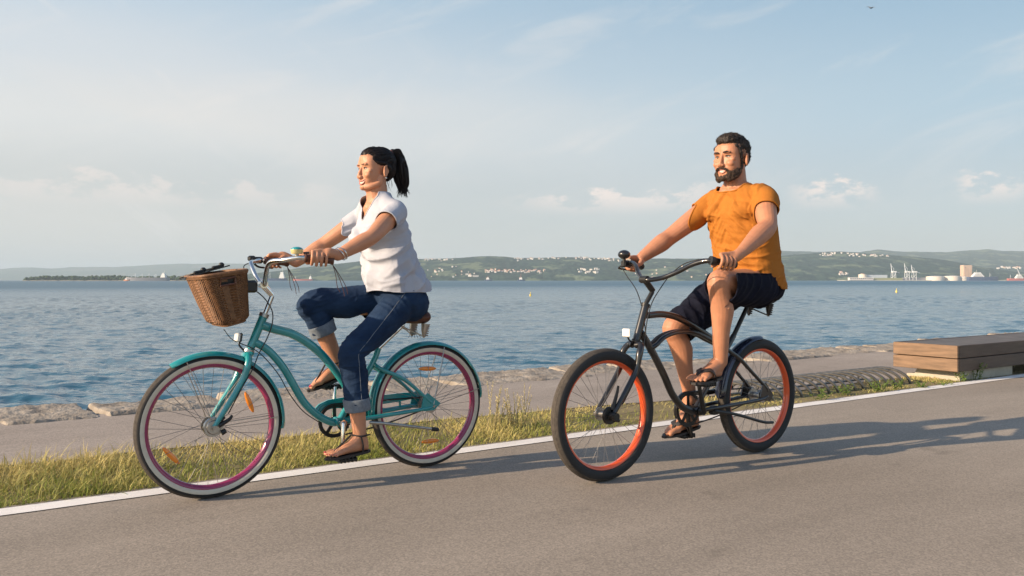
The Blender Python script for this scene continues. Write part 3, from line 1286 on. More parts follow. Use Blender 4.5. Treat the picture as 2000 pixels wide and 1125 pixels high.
# stem, bars
stm = MB()
sA, sB, sC = W(518, 611), W(531, 578), W(513, 555)
stm.tube([htT, sA, sB], .0125, n=14, sub=1)
stm.tube([sB + (sB - sA).normalized() * .006, sC], [.016, .018], n=14, sub=2)
stm.tube([sC + V(0, -.025, 0), sC + V(0, .025, 0)], .02, n=16, sub=1)
stm.build('stem', M['chrome'], wb)
gzn, gzf = W(594, 503.5, .29), W(650, 509, .315)
bar = MB()
half = [V(sC.x, 0.03, sC.z), V(sC.x + .012, .085, sC.z + .05), V(sC.x + .012, .15, sC.z + .105), W(555, 508, .225), W(577, 504, .27), gzn, gzf]
bar.tube([V(p.x, p.y, p.z) for p in reversed(half)] + [V(sC.x, 0, sC.z)] + [V(p.x, -p.y, p.z) for p in half], .0112, n=14)
bars_w = bar.build('handlebar', M['chrome'], wb)
for sd in (1, -1):
    A, B_ = V(gzn.x, sd * gzn.y, gzn.z), V(gzf.x, sd * gzf.y, gzf.z)
    g = MB()
    d = B_ - A
    g.tube([A, A + d * .04, A + d * .08, A + d * .12, A + d * .9, A + d * .94, A + d * 1.02], [.019, .0215, .021, .0175, .0175, .021, .021], n=16, sub=2)
    gg = g.build('grip', M['brown_leather'], bars_w)
    c = MB()
    for k, (dx, dz) in enumerate(((.0, 0), (.012, .004), (-.008, .002))):
        e = B_ + V(0, 0, -.02)
        c.tube([e, e + V(-.025 + dx, sd * .004, -.05), e + V(-.045 + dx * 2.2, sd * .008, -.105 + dz), e + V(-.055 + 2 * dx, sd * .012, -.15 + dz * 5)], .0017, n=5)
    c.build('tassel', M['straw_cord'], gg)
bl = MB()
bc = W(580, 490, .265)
bl.ell(bc + V(0, 0, .006), (.029, .029, .014), nv=10)
o_ = bl.build('bell', M['teal'], bars_w)
mb = MB()
mb.tube([bc + V(0, 0, -.014), bc + V(0, 0, -.010), bc + V(0, 0, .006)], [.024, .030, .0295], n=24, sub=1)
mb.build('bell_band', M['bell_band'], o_)
MB().tube([bc + V(0, 0, -.014), bc + V(0, 0, -.034)], .009, n=10, sub=1).build('bell_mount', M['steel'], o_)
lv = MB()
lv.tube([W(604, 492, .27) + V(0, -.01, -.004), W(594, 494, .27)], .005, n=8, sub=1, rnd=True)
lv.build('bell_lever', M['plastic'], o_)
# far side brake and shifter cluster with lever
br = MB()
fA = V(gzn.x, -gzn.y, gzn.z)
br.box(fA + V(.035, 0, .0), (.05, .04, .035), bev=.008)
br.box(fA + V(.07, .01, .008), (.04, .03, .03), bev=.008)
br.tube([fA + V(.06, .0, -.01), fA + V(.02, -.03, -.035), fA + V(-.06, -.04, -.04)], [.006, .0055, .005], n=8)
br.build('brake_lever', M['plastic'], bars_w)
cb = MB()
cb.tube([fA + V(.07, .02, .01), W(492, 512, -.2), W(476, 521, -.12), W(486, 552, -.03), W(497, 567, .02)], .0028, n=6)
cb.tube([W(493, 563, .02), W(516, 582, .03), W(531, 606, .04), W(532, 630, .035), W(522, 660, .03), W(505, 692, .035), W(494, 720, .05), W(474, 755, .07), W(446, 808, .055)], .0028, n=6)
cb.tube([W(437, 643, .02), W(450, 660, .02), W(462, 668, .02)], .002, n=6)
cb.tube([W(468, 670, 0), W(496, 682, .03), W(520, 702, .028), W(545, 733, .026), W(566, 770, .026), W(592, 803, .026), W(625, 826, .026)], .0024, n=6)
cb.build('cable', M['plastic'], wb)
lt = MB()
lt.box(W(464, 659, .0), (.022, .045, .042), Matrix.Rotation(-.15, 3, 'Y'), bev=.006)
o_ = lt.build('headlight', M['white_refl'], wb)
mb = MB()
mb.box(W(469, 659, 0), (.010, .047, .044), Matrix.Rotation(-.15, 3, 'Y'), bev=.004)
mb.tube([W(470, 665, 0), W(467, 673, 0), W(473, 681, 0), W(481, 688, 0)], .0045, n=8)
mb.build('bracket', M['plastic'], o_)
# wicker basket
bk = MB()
nA, nZ = 120, 40


def basket_pt(k, z01, off):
    a = 2 * math.pi * k / nA
    x0, x1 = -.146 + .012 * z01, -.022 + .110 * z01 ** 0.9
    hw = .150 + .022 * z01
    ca, sa = math.cos(a), math.sin(a)
    p = 5.0
    ux = math.copysign(abs(ca) ** (2 / p), ca)
    uy = math.copysign(abs(sa) ** (2 / p), sa)
    cx, hx = (x0 + x1) / 2, (x1 - x0) / 2
    edge = 0.03 * max(0, 1 - z01 * 8) ** 2
    x = cx + ux * (hx + off - edge)
    y = uy * (hw + off - edge)
    zb = .806 - (x + .02) * .27
    zt = 1.045 - (x - .091) * .15
    return V(x, y, zb + (zt - zb) * z01)


hole = lambda k, i: False
for layer, off0 in (('o', 0.0), ('i', -0.008)):
    vs, fs = [], []
    for i in range(nZ + 1):
        for k in range(nA):
            w_ = .0036 * (1 if (k // 2 + i) % 2 else -1) if layer == 'o' else 0
            vs.append(basket_pt(k, i / nZ, off0 + w_))
    for i in range(nZ):
        for k in range(nA):
            p = basket_pt(k, (i + .5) / nZ, 0)
            if p.y > .14 and -.062 < p.x < .0 and .80 < (i + .5) / nZ < .90:
                continue
            fs.append((i * nA + k, i * nA + (k + 1) % nA, (i + 1) * nA + (k + 1) % nA, (i + 1) * nA + k))
    b0 = len(vs)
    vs.append(sum((Vector(v) for v in vs[:nA]), Vector()) / nA)
    fs += [(b0, (k + 1) % nA, k) for k in range(nA)]
    bk.add(vs, fs)
for z01, r in ((1.0, .008), (.965, .0055), (.03, .006)):
    bk.tube([basket_pt(k, z01, .002) for k in range(nA)], r, n=8, closed=True)
bkt = bk.build('basket', M['wicker'], wb)
mb = MB()
hp = [basket_pt(k, .85, .004) for k in range(nA)]
ph = [p for p in hp if p.y > .14 and -.066 < p.x < .004]
hx0, hx1 = -.064, .002
hy = max(p.y for p in ph)
zl = lambda x, t: (.806 - (x + .02) * .27) + ((1.045 - (x - .091) * .15) - (.806 - (x + .02) * .27)) * t
mb.tube([V(x, hy, zl(x, t)) for x, t in ((hx0, .79), (hx0, .91), (hx1, .91), (hx1, .79), (hx0, .79))], .005, n=6, sub=1)
mb.build('basket_handle_rim', M['brown_leather'], bkt)
mb = MB()
mb.loft([[basket_pt(k, z, -.013) for k in range(nA)] for z in (.06, .5, .9)], cap=True)
mb.build('basket_lining', M['black_leather'], bkt)
mb = MB()
A_, B2, C2, D2 = V(.100, -.19, 1.035), V(.095, .06, 1.052), V(-.06, .10, 1.10), V(-.07, -.18, 1.085)
mb.prism([A_, B2, C2, D2], .006, V(.15, -.1, 1))
for t in (.35, .85):
    q = A_.lerp(D2, t).lerp(B2.lerp(C2, t), .5)
    mb.box(q + V(0, 0, .010), (.05, .022, .014), Matrix.Rotation(.2, 3, 'Y'), bev=.004)
    mb.ell(q + V(-.02, 0, .02), (.014, .012, .012), nu=10, nv=6)
mb.tube([A_ + V(0, .02, .008), A_.lerp(D2, .5) + V(0, .1, .016), D2 + V(0, .14, .012)], .005, n=8)
mb.build('basket_lid', M['black_leather'], bkt)
MB().box(V(-.175, 0, 1.0), (.07, .09, .06), bev=.01).build('basket_clamp', M['plastic'], bkt)

# ================= black cruiser
mbk = bike_root('bicycle', MN, 'black cruiser bicycle with bright orange rims and wide black tyres')
LM = -MN.L
tm2 = [M['dusty_tread'], M['rubber'], M['rubber']]
wheel(mbk, 0, RM, 0.034, tm2, M['orange_rim'], 0.03, 0.032, phase=.03, wall=False)
wheel(mbk, LM, RM, 0.034, tm2, M['orange_rim'], 0.036, 0.034, phase=.08, wall=False, hub_mat='steel')
fender(mbk, LM, RM, RM + .02, R(2), ang(MN, 1484, 661, LM, RM) + .02, .042, M['navy_paint'])
BBM = MN(1368, 803, .04) * 1.0
BBM.y = 0
htT, htB = MN(1260, 599), MN(1243, 664)
fr = MB()
fr.tube([htT, htB], .021, n=16, sub=1)
hd = (htB - htT).normalized()
lo = htB + hd * .01
tt = [MN(1264, 616), MN(1292, 613.5), MN(1320, 619), MN(1348, 633), MN(1372, 648.5), MN(1397, 665), MN(1419, 680)]
fr.tube(tt, [.019] * 5 + [.017, .014], n=12)
fr.tube([MN(1252, 650), MN(1273, 685.5), MN(1296, 731), MN(1312, 768), MN(1330, 792), MN(1349, 803), BBM], [.0205] * 7, n=14)
for sd in (1, -1):
    s_ = sd * .02
    ax = V(LM, sd * .07, RM)
    e1, e2, e3 = MN(1444, 700, .055), MN(1467, 725, .062), MN(1494, 755, .066)
    lt_ = [MN(1276, 674), MN(1292, 658.5), MN(1314, 649.5), MN(1338, 647), MN(1360, 651.5), MN(1382, 663), MN(1400, 672)]
    fr.tube([MN(1267, 682)] + [p + V(0, s_, 0) for p in lt_] + [V(MN(1419, 681, .04).x, sd * .035, MN(1419, 681, .04).z), V(e1.x, sd * .055, e1.z), V(e2.x, sd * .062, e2.z), V(e3.x, sd * .068, e3.z), ax + V(.0, 0, .03)], [.0125] * 10 + [.011, .010, .009], n=10)
    fr.tube([BBM + V(-.02, sd * .02, 0), V(-.83, sd * .052, BBM.z + .01), V(LM + .08, sd * .068, RM - .015), ax], [.012, .0125, .011, .009], n=10)
    fr.prism([ax + V(-.05, 0, .005), ax + V(.02, 0, .085), ax + V(.045, 0, .075), ax + V(.07, 0, .0), ax + V(.05, 0, -.02), ax + V(-.02, 0, -.03)], .008, V(0, 1, 0))
fr.tube([BBM, MN(1419, 681), MN(1433, 655)], .0165, n=12, sub=2)
fr.tube([BBM + V(0, -.036, 0), BBM + V(0, .036, 0)], .025, n=20, sub=1)
fr.build('frame', M['black_paint'], mbk)
hs = MB()
hs.tube([htT - hd * .016, htT], .0245, n=18, sub=1)
hs.build('headset', M['dark_metal'], mbk)
MB().tube([htB, htB + hd * .014], .025, n=18, sub=1).build('headset', M['dark_metal'], mbk)
fk = MB()
cr = MN(1239, 674)
for sd in (1, -1):
    p1, p2, p3, p4 = MN(1250, 690, .062), MN(1243, 722, .062), MN(1222, 765, .062), MN(1204, 803, .06)
    fk.tube([cr + V(0, sd * .012, .0), cr + V(-.004, sd * .045, .002), V(p1.x + .005, sd * .062, p1.z), V(p2.x, sd * .062, p2.z), V(p3.x, sd * .062, p3.z), V(.0, sd * .062, RM)], [.017, .017, .017, .0155, .0145, .012], n=12)
fk.build('fork', M['black_paint'], mbk)
db = MB()
db.tube([V(0, .036, RM), V(0, .05, RM)], [.046, .043], n=28, sub=1)
db.tube([V(0, .05, RM), V(0, .095, RM)], [.022, .02], n=18, sub=1)
db.build('drum_brake', M['dark_metal'], mbk)
db = MB()
db.tube([V(-.01, .052, RM + .03), V(-.04, .052, RM + .11), V(-.05, .052, RM + .15)], [.012, .008, .006], n=8)
db.tube([V(-.03, .05, RM - .02), V(-.055, .05, RM - .03)], [.014, .010], n=8, sub=1)
db.build('brake_arm', M['dark_metal'], mbk)
chainring(mbk, V(BBM.x, -.05, BBM.z), .098, M['dark_metal'])
npm = V(BBM.x + .055, .105, BBM.z + .165)
fpm = BBM * 2 - npm
for sd, pp in ((1, npm), (-1, fpm)):
    mb = MB()
    mb.tube([BBM + V(0, sd * .04, 0), BBM + V(0, sd * .068, 0)], .02, n=16, sub=1)
    mb.tube([BBM + V(0, sd * .066, 0), V(pp.x, sd * .075, pp.z)], [.014, .011], n=10, sub=2, rnd=True)
    mb.tube([V(pp.x, sd * .07, pp.z), V(pp.x, sd * .15, pp.z)], .006, n=8, sub=1)
    mb.build('crank', M['dark_metal'], mbk)
    pedal(mbk, V(pp.x, sd * .125, pp.z), M['plastic'])
chain(mbk, V(BBM.x, -.05, BBM.z), .096, V(LM, -.05, RM), .038, M['dark_metal'])
cg = MB()
gy = -.062
cg.prism([V(BBM.x + .10 * math.cos(a), gy, BBM.z + .10 * math.sin(a)) for a in np.linspace(-.5, 1.6, 12)] + [V(BBM.x - .2, gy, BBM.z + .095), V(LM + .16, gy, RM + .065), V(LM + .15, gy, RM + .04), V(BBM.x - .2, gy, BBM.z + .066)] + [V(BBM.x + .075 * math.cos(a), gy, BBM.z + .075 * math.sin(a)) for a in np.linspace(1.6, -.5, 12)], .012, V(0, 1, 0))
cg.build('chain_guard', M['black_paint'], mbk)
ks = MB()
ks.box(MN(1395, 801, .03), (.06, .05, .05), bev=.01)
ks.tube([MN(1398, 803, .06), MN(1440, 810, .07), MN(1490, 824, .085), MN(1509, 825, .088)], [.010, .009, .0085, .0085], n=10, rnd=True)
ks.build('kickstand', M['plastic'], mbk)
sadM = V(-1.165, 0, .935)
saddle(mbk, sadM, M['black_leather'], M['dark_metal'], L_=.29, Wd=.13, tilt=-.05)
MB().tube([MN(1433, 655), sadM + V(.02, 0, -.05)], .0135, n=12, sub=1).build('seat_post', M['dark_metal'], mbk)
stm = MB()
sA, sB, sC = MN(1262, 592), MN(1274, 570), MN(1259, 546)
stm.tube([htT, sA, sB], .0125, n=12, sub=1)
stm.tube([sB + (sB - sA).normalized() * .006, sC], [.016, .017], n=12, sub=2)
stm.tube([sC + V(0, -.024, 0), sC + V(0, .024, 0)], .0195, n=16, sub=1)
stm.build('stem', M['dark_metal'], mbk)
gA, gB = MN(1394, 509.5, .31), MN(1436, 517, .345)
half = [V(sC.x, .03, sC.z - .002), MN(1292, 543, .075), MN(1320, 532.5, .14), MN(1348, 518.5, .20), MN(1371, 511, .255), gA, gB]
bar = MB()
bar.tube([V(*p) for p in reversed(half)] + [V(sC.x, 0, sC.z)] + [V(p.x, -p.y, p.z) for p in half], .0128, n=14)
bars_m = bar.build('handlebar', M['black_paint'], mbk)
for sd in (1, -1):
    A, B_ = V(gA.x, sd * gA.y, gA.z), V(gB.x, sd * gB.y, gB.z)
    d = B_ - A
    g = MB()
    g.tube([A, A + d * .05, A + d * .12, A + d * .95, A + d], [.021, .021, .018, .018, .02], n=16, sub=2)
    gg = g.build('grip', M['black_leather'], bars_m)
    mb = MB()
    mb.tube([A - d * .16, A - d * .02], .023, n=18, sub=1)
    mb.build('shifter' if sd > 0 else 'grip_collar', M['plastic'], bars_m)
fA = V(gA.x, -gA.y, gA.z)
bc = MN(1219, 497, -.27)
mb = MB()
mb.ell(bc, (.036, .036, .026), nv=12)
o_ = mb.build('bell', M['black_paint'], bars_m)
MB().tube([bc + V(0, 0, -.02), bc + V(0, 0, -.045)], .010, n=10, sub=1).build('bell_mount', M['dark_metal'], o_)
br = MB()
br.box(fA + V(.035, 0, -.005), (.05, .04, .04), bev=.008)
br.tube([fA + V(.05, .0, -.01), fA + V(.04, -.05, -.03), fA + V(-.05, -.06, -.04)], [.006, .0055, .005], n=8)
br.build('brake_lever', M['plastic'], bars_m)
cb = MB()
cb.tube([MN(1391, 505, .28), MN(1365, 507, .24), MN(1335, 516, .15), MN(1309, 537, .06), MN(1290, 563, .04), MN(1274, 590, .04), MN(1264, 625, .035), MN(1259, 665, .035), MN(1253, 700, .06), MN(1238, 745, .08), MN(1216, 790, .06)], .0028, n=6)
cb.tube([MN(1213, 520, -.25), MN(1225, 540, -.2), MN(1243, 567, -.1), MN(1255, 605, -.02), MN(1260, 640, .02), MN(1266, 690, .03)], .0028, n=6)
cb.build('cable', M['plastic'], mbk)
rf = MB()
rf.box(MN(1223, 650, 0), (.012, .055, .045), bev=.005)
o_ = rf.build('front_reflector', M['white_refl'], mbk)
mb = MB()
mb.tube([MN(1226, 656, 0), MN(1229, 664, 0), MN(1238, 671, 0)], .005, n=8)
mb.build('bracket', M['plastic'], o_)
# ---------------------------------------------------------------- people
HR = Matrix.Rotation(R(12), 3, 'Z')            # how far a head is turned from straight ahead


def head_parts(mb, o, s=1.0, man=False, smile=True):
    """adds the skull, face, ears to mb; o = point between the eyes' depth axis (eye level, ear line); s = scale"""
    def P(x, y, z):
        return o + HR @ V(x, y, z) * s

    def E(x, y, z, rx, ry, rz, rot=None):
        mb.ell(P(x, y, z), (rx * s, ry * s, rz * s), HR @ rot if rot is not None else HR)
    E(-.010, 0, .034, .098, .075, .080)
    if not man:
        E(.030, 0, .048, .058, .062, .052)
        E(.028, 0, -.098, .040, .034, .026)
    jw = 1.08 if man else 1.0
    prof = [(.060, .080, .062), (.040, .086, .068), (.020, .0860, .0685), (.0, .0800, .0675), (-.015, .0805, .067), (-.035, .0825, .065), (-.055, .0830, .060), (-.073, .0805, .052), (-.088, .077, .042), (-.099, .072, .030), (-.105, .062, .016)] if not man else [(.060, .080, .062), (.040, .085, .068), (.020, .0865, .0690), (.0, .0785, .068), (-.015, .080, .0675), (-.035, .083, .0655), (-.055, .0845, .060 * jw), (-.075, .0825, .052 * jw), (-.092, .080, .042 * jw), (-.106, .076, .030 * jw), (-.113, .066, .018)]
    rings = []
    for z, f, w in prof:
        cx, dx = (f - .03) / 2, (f + .03) / 2
        rings.append(ering(P(cx, 0, z), dx * s, w * s, 28, 2.5, HR))
    mb.loft(rings)
    for sy in (1, -1):
        E(.074, sy * .026, .021, .016 if man else .0105, .026, .0085, Matrix.Rotation(sy * -.35, 3, 'Z'))
        E(.0640, sy * .038, -.035, .021, .024, .019)
        E(.058, sy * .049, -.014, .016, .017, .012)
        E(.0905, sy * .0115, -.0445, .0105, .0080, .0080)
        mb.tube([P(-.005, sy * .064, -.035), P(.010, sy * .060, -.072), P(.045, sy * .042, -.098 if man else -.091), P(.075 if man else .066, sy * .015, -.106 if man else -.096)], [.013 * s, .016 * s, .016 * s, .016 * s], n=12)
        # ear
        ec = P(-.016, sy * .079, -.012)
        rot = HR @ Matrix.Rotation(sy * .45, 3, 'Z') @ Matrix.Rotation(-.2, 3, 'Y')
        mb.ell(ec, (.017 * s, .0065 * s, .029 * s), rot)
        loop = [ec + rot @ (V(.017 * math.cos(a) * (1.1 if math.sin(a) > 0 else .75), sy * .005, .030 * math.sin(a)) * s) for a in np.linspace(0, 2 * math.pi, 20, endpoint=False)]
        mb.tube(loop, .0048 * s, n=8, closed=True)
    nl = 1.12 if man else 1.0
    mb.tube([P(.080, 0, .014), P(.0865, 0, -.008), P(.0935, 0, -.026), P(.0965 + .002 * (nl - 1), 0, -.040)], [q * s * (1 if man else .88) for q in (.0085, .0085, .0100, .0112)], n=12, rnd=True)
    E(.089, 0, -.0505, .010, .008, .006)
    E(.074 if man else .0685, 0, -.101 if man else -.094, .018, .022, .015)
    E(.0735, 0, -.060, .011, .028, .010)


def face_parts(body, o, s, hair_m, man=False):
    """eyes, brows, lips, teeth as children of the body mesh"""
    def P(x, y, z):
        return o + HR @ V(x, y, z) * s
    for sy in (1, -1):
        e = MB()
        e.ell(P(.0665, sy * .030, -.001), (.0135 * s, .0150 * s, .0055 * s), HR @ Matrix.Rotation(sy * .30, 3, 'Z'))
        eo = e.build('eye', M['eye_white'], body)
        e = MB()
        e.ell(P(.0765, sy * .0285, -.0005), (.0045 * s, .0058 * s, .0050 * s))
        e.build('iris', M['iris'], eo)
        e = MB()
        lid = [P(.0755, sy * .0165, -.0015), P(.0808, sy * .023, .0035), P(.0795, sy * .032, .0048), P(.0725, sy * .042, .003), P(.066, sy * .047, -.001)]
        e.tube(lid, [q * s * (1 if man else .75) for q in (.0012, .0022, .0024, .0022, .0012)], n=6)
        e.build('eyelashes', hair_m, eo)
        e = MB()
        w = 1.35 if man else .7
        k_ = .0045 if man else .0022
        br = [P(.0885 + k_ * .6, sy * .014, .0205 if man else .0200), P(.0885 + k_, sy * .024, .0220 if man else .0208), P(.0835 + k_ * 1.3, sy * .037, .0225 if man else .0222), P(.0715 + k_, sy * .052, .0175)]
        e.tube(br, [.0030 * w * s, .0034 * w * s, .0030 * w * s, .0014 * s], n=8)
        e.build('eyebrow', hair_m if man else M['brow_w'], body)
    up, lo, te = MB(), MB(), MB()
    ys = np.linspace(-1, 1, 11)
    def arc(y, z0, rise, x0, hw):
        return P(x0 - .0135 * y * y, y * hw, z0 + rise * y * y)
    up.tube([arc(y, -.0660, .0125, .0862, .036) for y in ys], [(.0014 + .0026 * (1 - y * y)) * s for y in ys], n=8, sub=2)
    up.build('lips', M['lips'], body)
    lo.tube([arc(y, -.0825, .027, .0845, .035) for y in ys], [(.0014 + .0034 * (1 - y * y)) * s for y in ys], n=8, sub=2)
    lo.build('lips', M['lips'], body)
    rings = []
    for y in np.linspace(-.86, .86, 13):
        a, b = arc(y, -.0678, .013, .0852, .033), arc(y, -.0797, .024, .0840, .033)
        q_ = HR @ V(.008 * s, 0, 0)
        rings.append([a, b, b - q_, a - q_])
    te.loft(rings)
    te.build('teeth', M['teeth'], body)


def limb(mb, pts, rad, n=18, sub=6):
    mb.tube(pts, rad, n=n, sub=sub, rnd=True)


def hand(mb, g, a, o, t, wrist, s=1.0, wr=.026):
    """a hand closed round a grip: g grip centre, a grip axis towards the fingers' index side, o the outer side, t up"""
    def P(x, y, z):
        return g + a * (x * s) + o * (y * s) + t * (z * s)
    heel = P(-.045, .010, .034)
    for k in range(4):
        x = .036 - .0225 * k
        ln = (1.0, 1.06, 1.0, .88)[k]
        r = (.0083, .0085, .0081, .0072)[k] * s
        kn = P(x, .018, .0315 - .002 * k)
        mb.tube([wrist.lerp(heel, .5 + .05 * k), P(-.02 + x * .45, .013 - .003 * k, .038), kn], [wr * .72, .0135 * s, .0105 * s], n=12, rnd=True)
        mb.tube([kn, P(x + .003, .0395 * ln ** .3, .012), P(x + .003, .0375 * ln ** .5, -.010), P(x + .001, .020, -.029 * ln), P(x - .001, .002, -.029)], [r * 1.15, r * 1.1, r * 1.02, r * .95, r * .8], n=12, sub=4, rnd=True)
    limb(mb, [wrist, heel, P(-.02, .012, .034)], [wr, .026 * s, .018 * s])
    mb.tube([P(-.05, -.004, .030), P(-.015, -.022, .016), P(.018, -.030, -.002), P(.042, -.020, -.018), P(.055, -.010, -.023)], [.016 * s, .0145 * s, .0115 * s, .0105 * s, .0085 * s], n=12, sub=4, rnd=True)


def foot(mb, ankle, heel, toe, up, lat, s=1.0, inner=1):
    """bare foot; heel and toe are points on the sole, lat points to the little-toe side"""
    f = (toe - heel)
    Ln = f.length
    f = f.normalized()
    up = (up - f * up.dot(f)).normalized()
    sd = lat
    prof = [(.02, .020, .022, .030), (.10, .031, .034, .036), (.25, .033, .040, .044), (.42, .035, .036, .040), (.58, .041, .028, .030), (.70, .046, .021, .022), (.78, .045, .016, .017)]
    rings = []
    for tt, w, h, c in prof:
        cc = heel + f * (Ln * tt) + up * (h * s * 0.98)
        w, h = w * s, h * s
        rings.append([cc + sd * (w * math.cos(a)) + up * (h * math.sin(a)) for a in np.linspace(0, 2 * math.pi, 22, endpoint=False)])
    mb.loft(rings)
    mb.tube([ankle, ankle.lerp(heel + f * Ln * .28 + up * .05 * s, .6), heel + f * Ln * .50 + up * .030 * s, heel + f * Ln * .68 + up * .018 * s], [.036 * s, .036 * s, .028 * s, .016 * s], n=16, sub=4, rnd=True)
    mb.tube([ankle, heel + f * Ln * .12 + up * .035 * s], [.033 * s, .030 * s], n=16, sub=3, rnd=True)
    tips = []
    for k in range(5):
        off = (-.036, -.0145, .003, .019, .033)[k]
        l1 = (1.0, .99, .955, .91, .85)[k]
        r = (.0130, .0088, .0083, .0080, .0076)[k] * s
        b = heel + f * Ln * .70 + sd * off * s * .95 + up * .016 * s
        e = heel + f * (Ln * l1 - r) + sd * off * s * 1.08 + up * (r * .95)
        m_ = b.lerp(e, .55) + up * .006 * s
        mb.tube([b, m_, e], [r * 1.1, r, r], n=10, sub=3, rnd=True)
        tips.append((e, r))
    return f, up, Ln, tips


def sandal(parent, heel, f, up, lat, Ln, s, kind):
    sole = MB()
    n = 26
    a_, b_ = [], []
    ts = np.linspace(-.03, 1.03, n)
    def wdt(t):
        return (.032 + .014 * math.sin(max(0, min(1, (t - .2) / .8)) * math.pi * .9)) * s * math.sqrt(max(0.0, 1 - (2 * t - 1) ** 8 * .97) if 0 < t < 1 else .12)
    lft = [heel + f * (Ln * t) + lat * wdt(t) for t in ts]
    rgt = [heel + f * (Ln * t) - lat * wdt(t) * 1.02 for t in reversed(ts)]
    sole.prism([p - up * .007 for p in lft + rgt], .013, up)
    so = sole.build('sandal', M['sandal'], parent, smooth=False)
    st = MB()
    p0 = heel + f * Ln * .80 - lat * .012 * s
    if kind == 'thong':
        mid = heel + f * Ln * .56 + up * .068 * s - lat * .002
        ankf = heel + f * Ln * .40 + up * .098 * s
        st.tube([p0 + up * .012, p0 + up * .024 * s, mid, ankf], [.0045, .0045, .0055, .005], n=8)
        for q in (1, -1):
            st.tube([ankf, heel + f * Ln * .22 + lat * q * .040 * s + up * .088 * s, heel + f * Ln * -.01 + lat * q * .016 * s + up * .085 * s], .0045, n=8)
            st.tube([heel + f * Ln * .24 + lat * q * .041 * s + up * .088 * s, heel + f * Ln * .20 + lat * q * .040 * s + up * .04 * s, heel + f * Ln * .20 + lat * q * .036 * s - up * .0], .0048, n=8)
    else:
        for q in (1, -1):
            pts = [p0 + up * .030 * s - f * .004, p0 + up * .036 * s - f * .018, heel + f * Ln * .60 + lat * q * .030 * s + up * .052 * s, heel + f * Ln * .50 + lat * q * .046 * s + up * .030 * s, heel + f * Ln * .44 + lat * q * .044 * s]
            P_ = catmull(pts, 5)
            rings = []
            for i, p in enumerate(P_):
                tg = (P_[min(i + 1, len(P_) - 1)] - P_[max(i - 1, 0)]).normalized()
                nn = (up * .8 + lat * q * .5).normalized()
                bb = tg.cross(nn).normalized()
                w_ = .006 + .011 * math.sin(min(1, i / (len(P_) - 1) * 1.3) * math.pi / 2)
                rings.append([p + bb * w_ + nn * .003, p - bb * w_ + nn * .003, p - bb * w_ - nn * .003, p + bb * w_ - nn * .003])
            st.loft(rings)
    st.tube([p0 + up * .008, p0 + up * .034 * s - f * .006], .004, n=8, sub=1)
    st.build('sandal_strap', M['sandal'], so)
    return so


def arm_chain(S, El, Wr, r):
    up = S.lerp(El, .5)
    return [S, S.lerp(El, .28), S.lerp(El, .62), El, El.lerp(Wr, .30), El.lerp(Wr, .68), Wr], r


# ================= the woman
HR = Matrix.Rotation(R(5), 3, 'Z')
ws = V(-1.03, 0, .86)
woman = tag(empty('person', W.o + W.u * ws.x + Vector((0, 0, ws.z)), W.ang, ws), 'smiling woman with dark ponytail, white top and rolled jeans riding the teal bicycle', 'person')
hs_ = 1.0
ho = V(-.848, .0, 1.617)
mb = MB()
# torso
tr = [(.865, -1.00, .085, .140), (.91, -.992, .110, .160), (.97, -.980, .115, .160), (1.06, -.960, .104, .138), (1.14, -.940, .098, .128), (1.22, -.915, .106, .134), (1.30, -.893, .102, .144), (1.36, -.880, .088, .152), (1.405, -.874, .072, .144), (1.435, -.868, .062, .105), (1.462, -.862, .052, .062)]
mb.loft([ering((x, 0, z), dx, dy, 28, 2.2) for z, x, dx, dy in tr])
mb.tube([V(-.866, 0, 1.42), V(-.860, 0, 1.48), V(-.852, 0, 1.545), V(-.845, 0, 1.59)], [.063, .057, .057, .058], n=20)
head_parts(mb, ho, hs_)
for sy in (1, -1):
    mb.tube([V(-.862, sy * .020, 1.478), V(-.872, sy * .09, 1.422)], [.038, .036], n=14, sub=3, rnd=True)
    mb.tube([V(-.828, sy * .02, 1.415), V(-.835, sy * .07, 1.385)], [.034, .036], n=14, sub=3, rnd=True)
for sy in (1, -1):
    mb.ell((-.812, sy * .062, 1.258), (.060, .060, .060))
    mb.ell((-1.008, sy * .078, .91), (.088, .082, .080))
gA_, gB_ = V(gzn.x, gzn.y, gzn.z), V(gzf.x, gzf.y, gzf.z)
gA_, gB_ = W(594, 503.5, .29), W(650, 509, .315)
gd = (gA_ - gB_).normalized()
wn = {}
for sy in (1, -1):
    gm = gA_.lerp(gB_, .52)
    g = V(gm.x, sy * gm.y, gm.z)
    a = V(gd.x, sy * gd.y, gd.z).normalized()
    o = V(0.1, sy, 0.05)
    o = (o - a * o.dot(a)).normalized()
    t = a.cross(o) if sy < 0 else o.cross(a)
    if t.z < 0:
        t = -t
    S = V(-.885, sy * .157, 1.382) if sy > 0 else V(-.855, sy * .157, 1.382)
    El = W(727, 462, .285) if sy > 0 else W(634, 476, -.27)
    Wr = W(660, 499, .302) if sy > 0 else W(578, 513, -.292)
    pts, rr = arm_chain(S, El, Wr, [.051, .049, .0445, .039, .0405, .033, .0265])
    limb(mb, pts, rr)
    hand(mb, g, a, o, t, Wr, .98, .026)
    wn[sy] = (S, El, Wr, g, a, o, t)
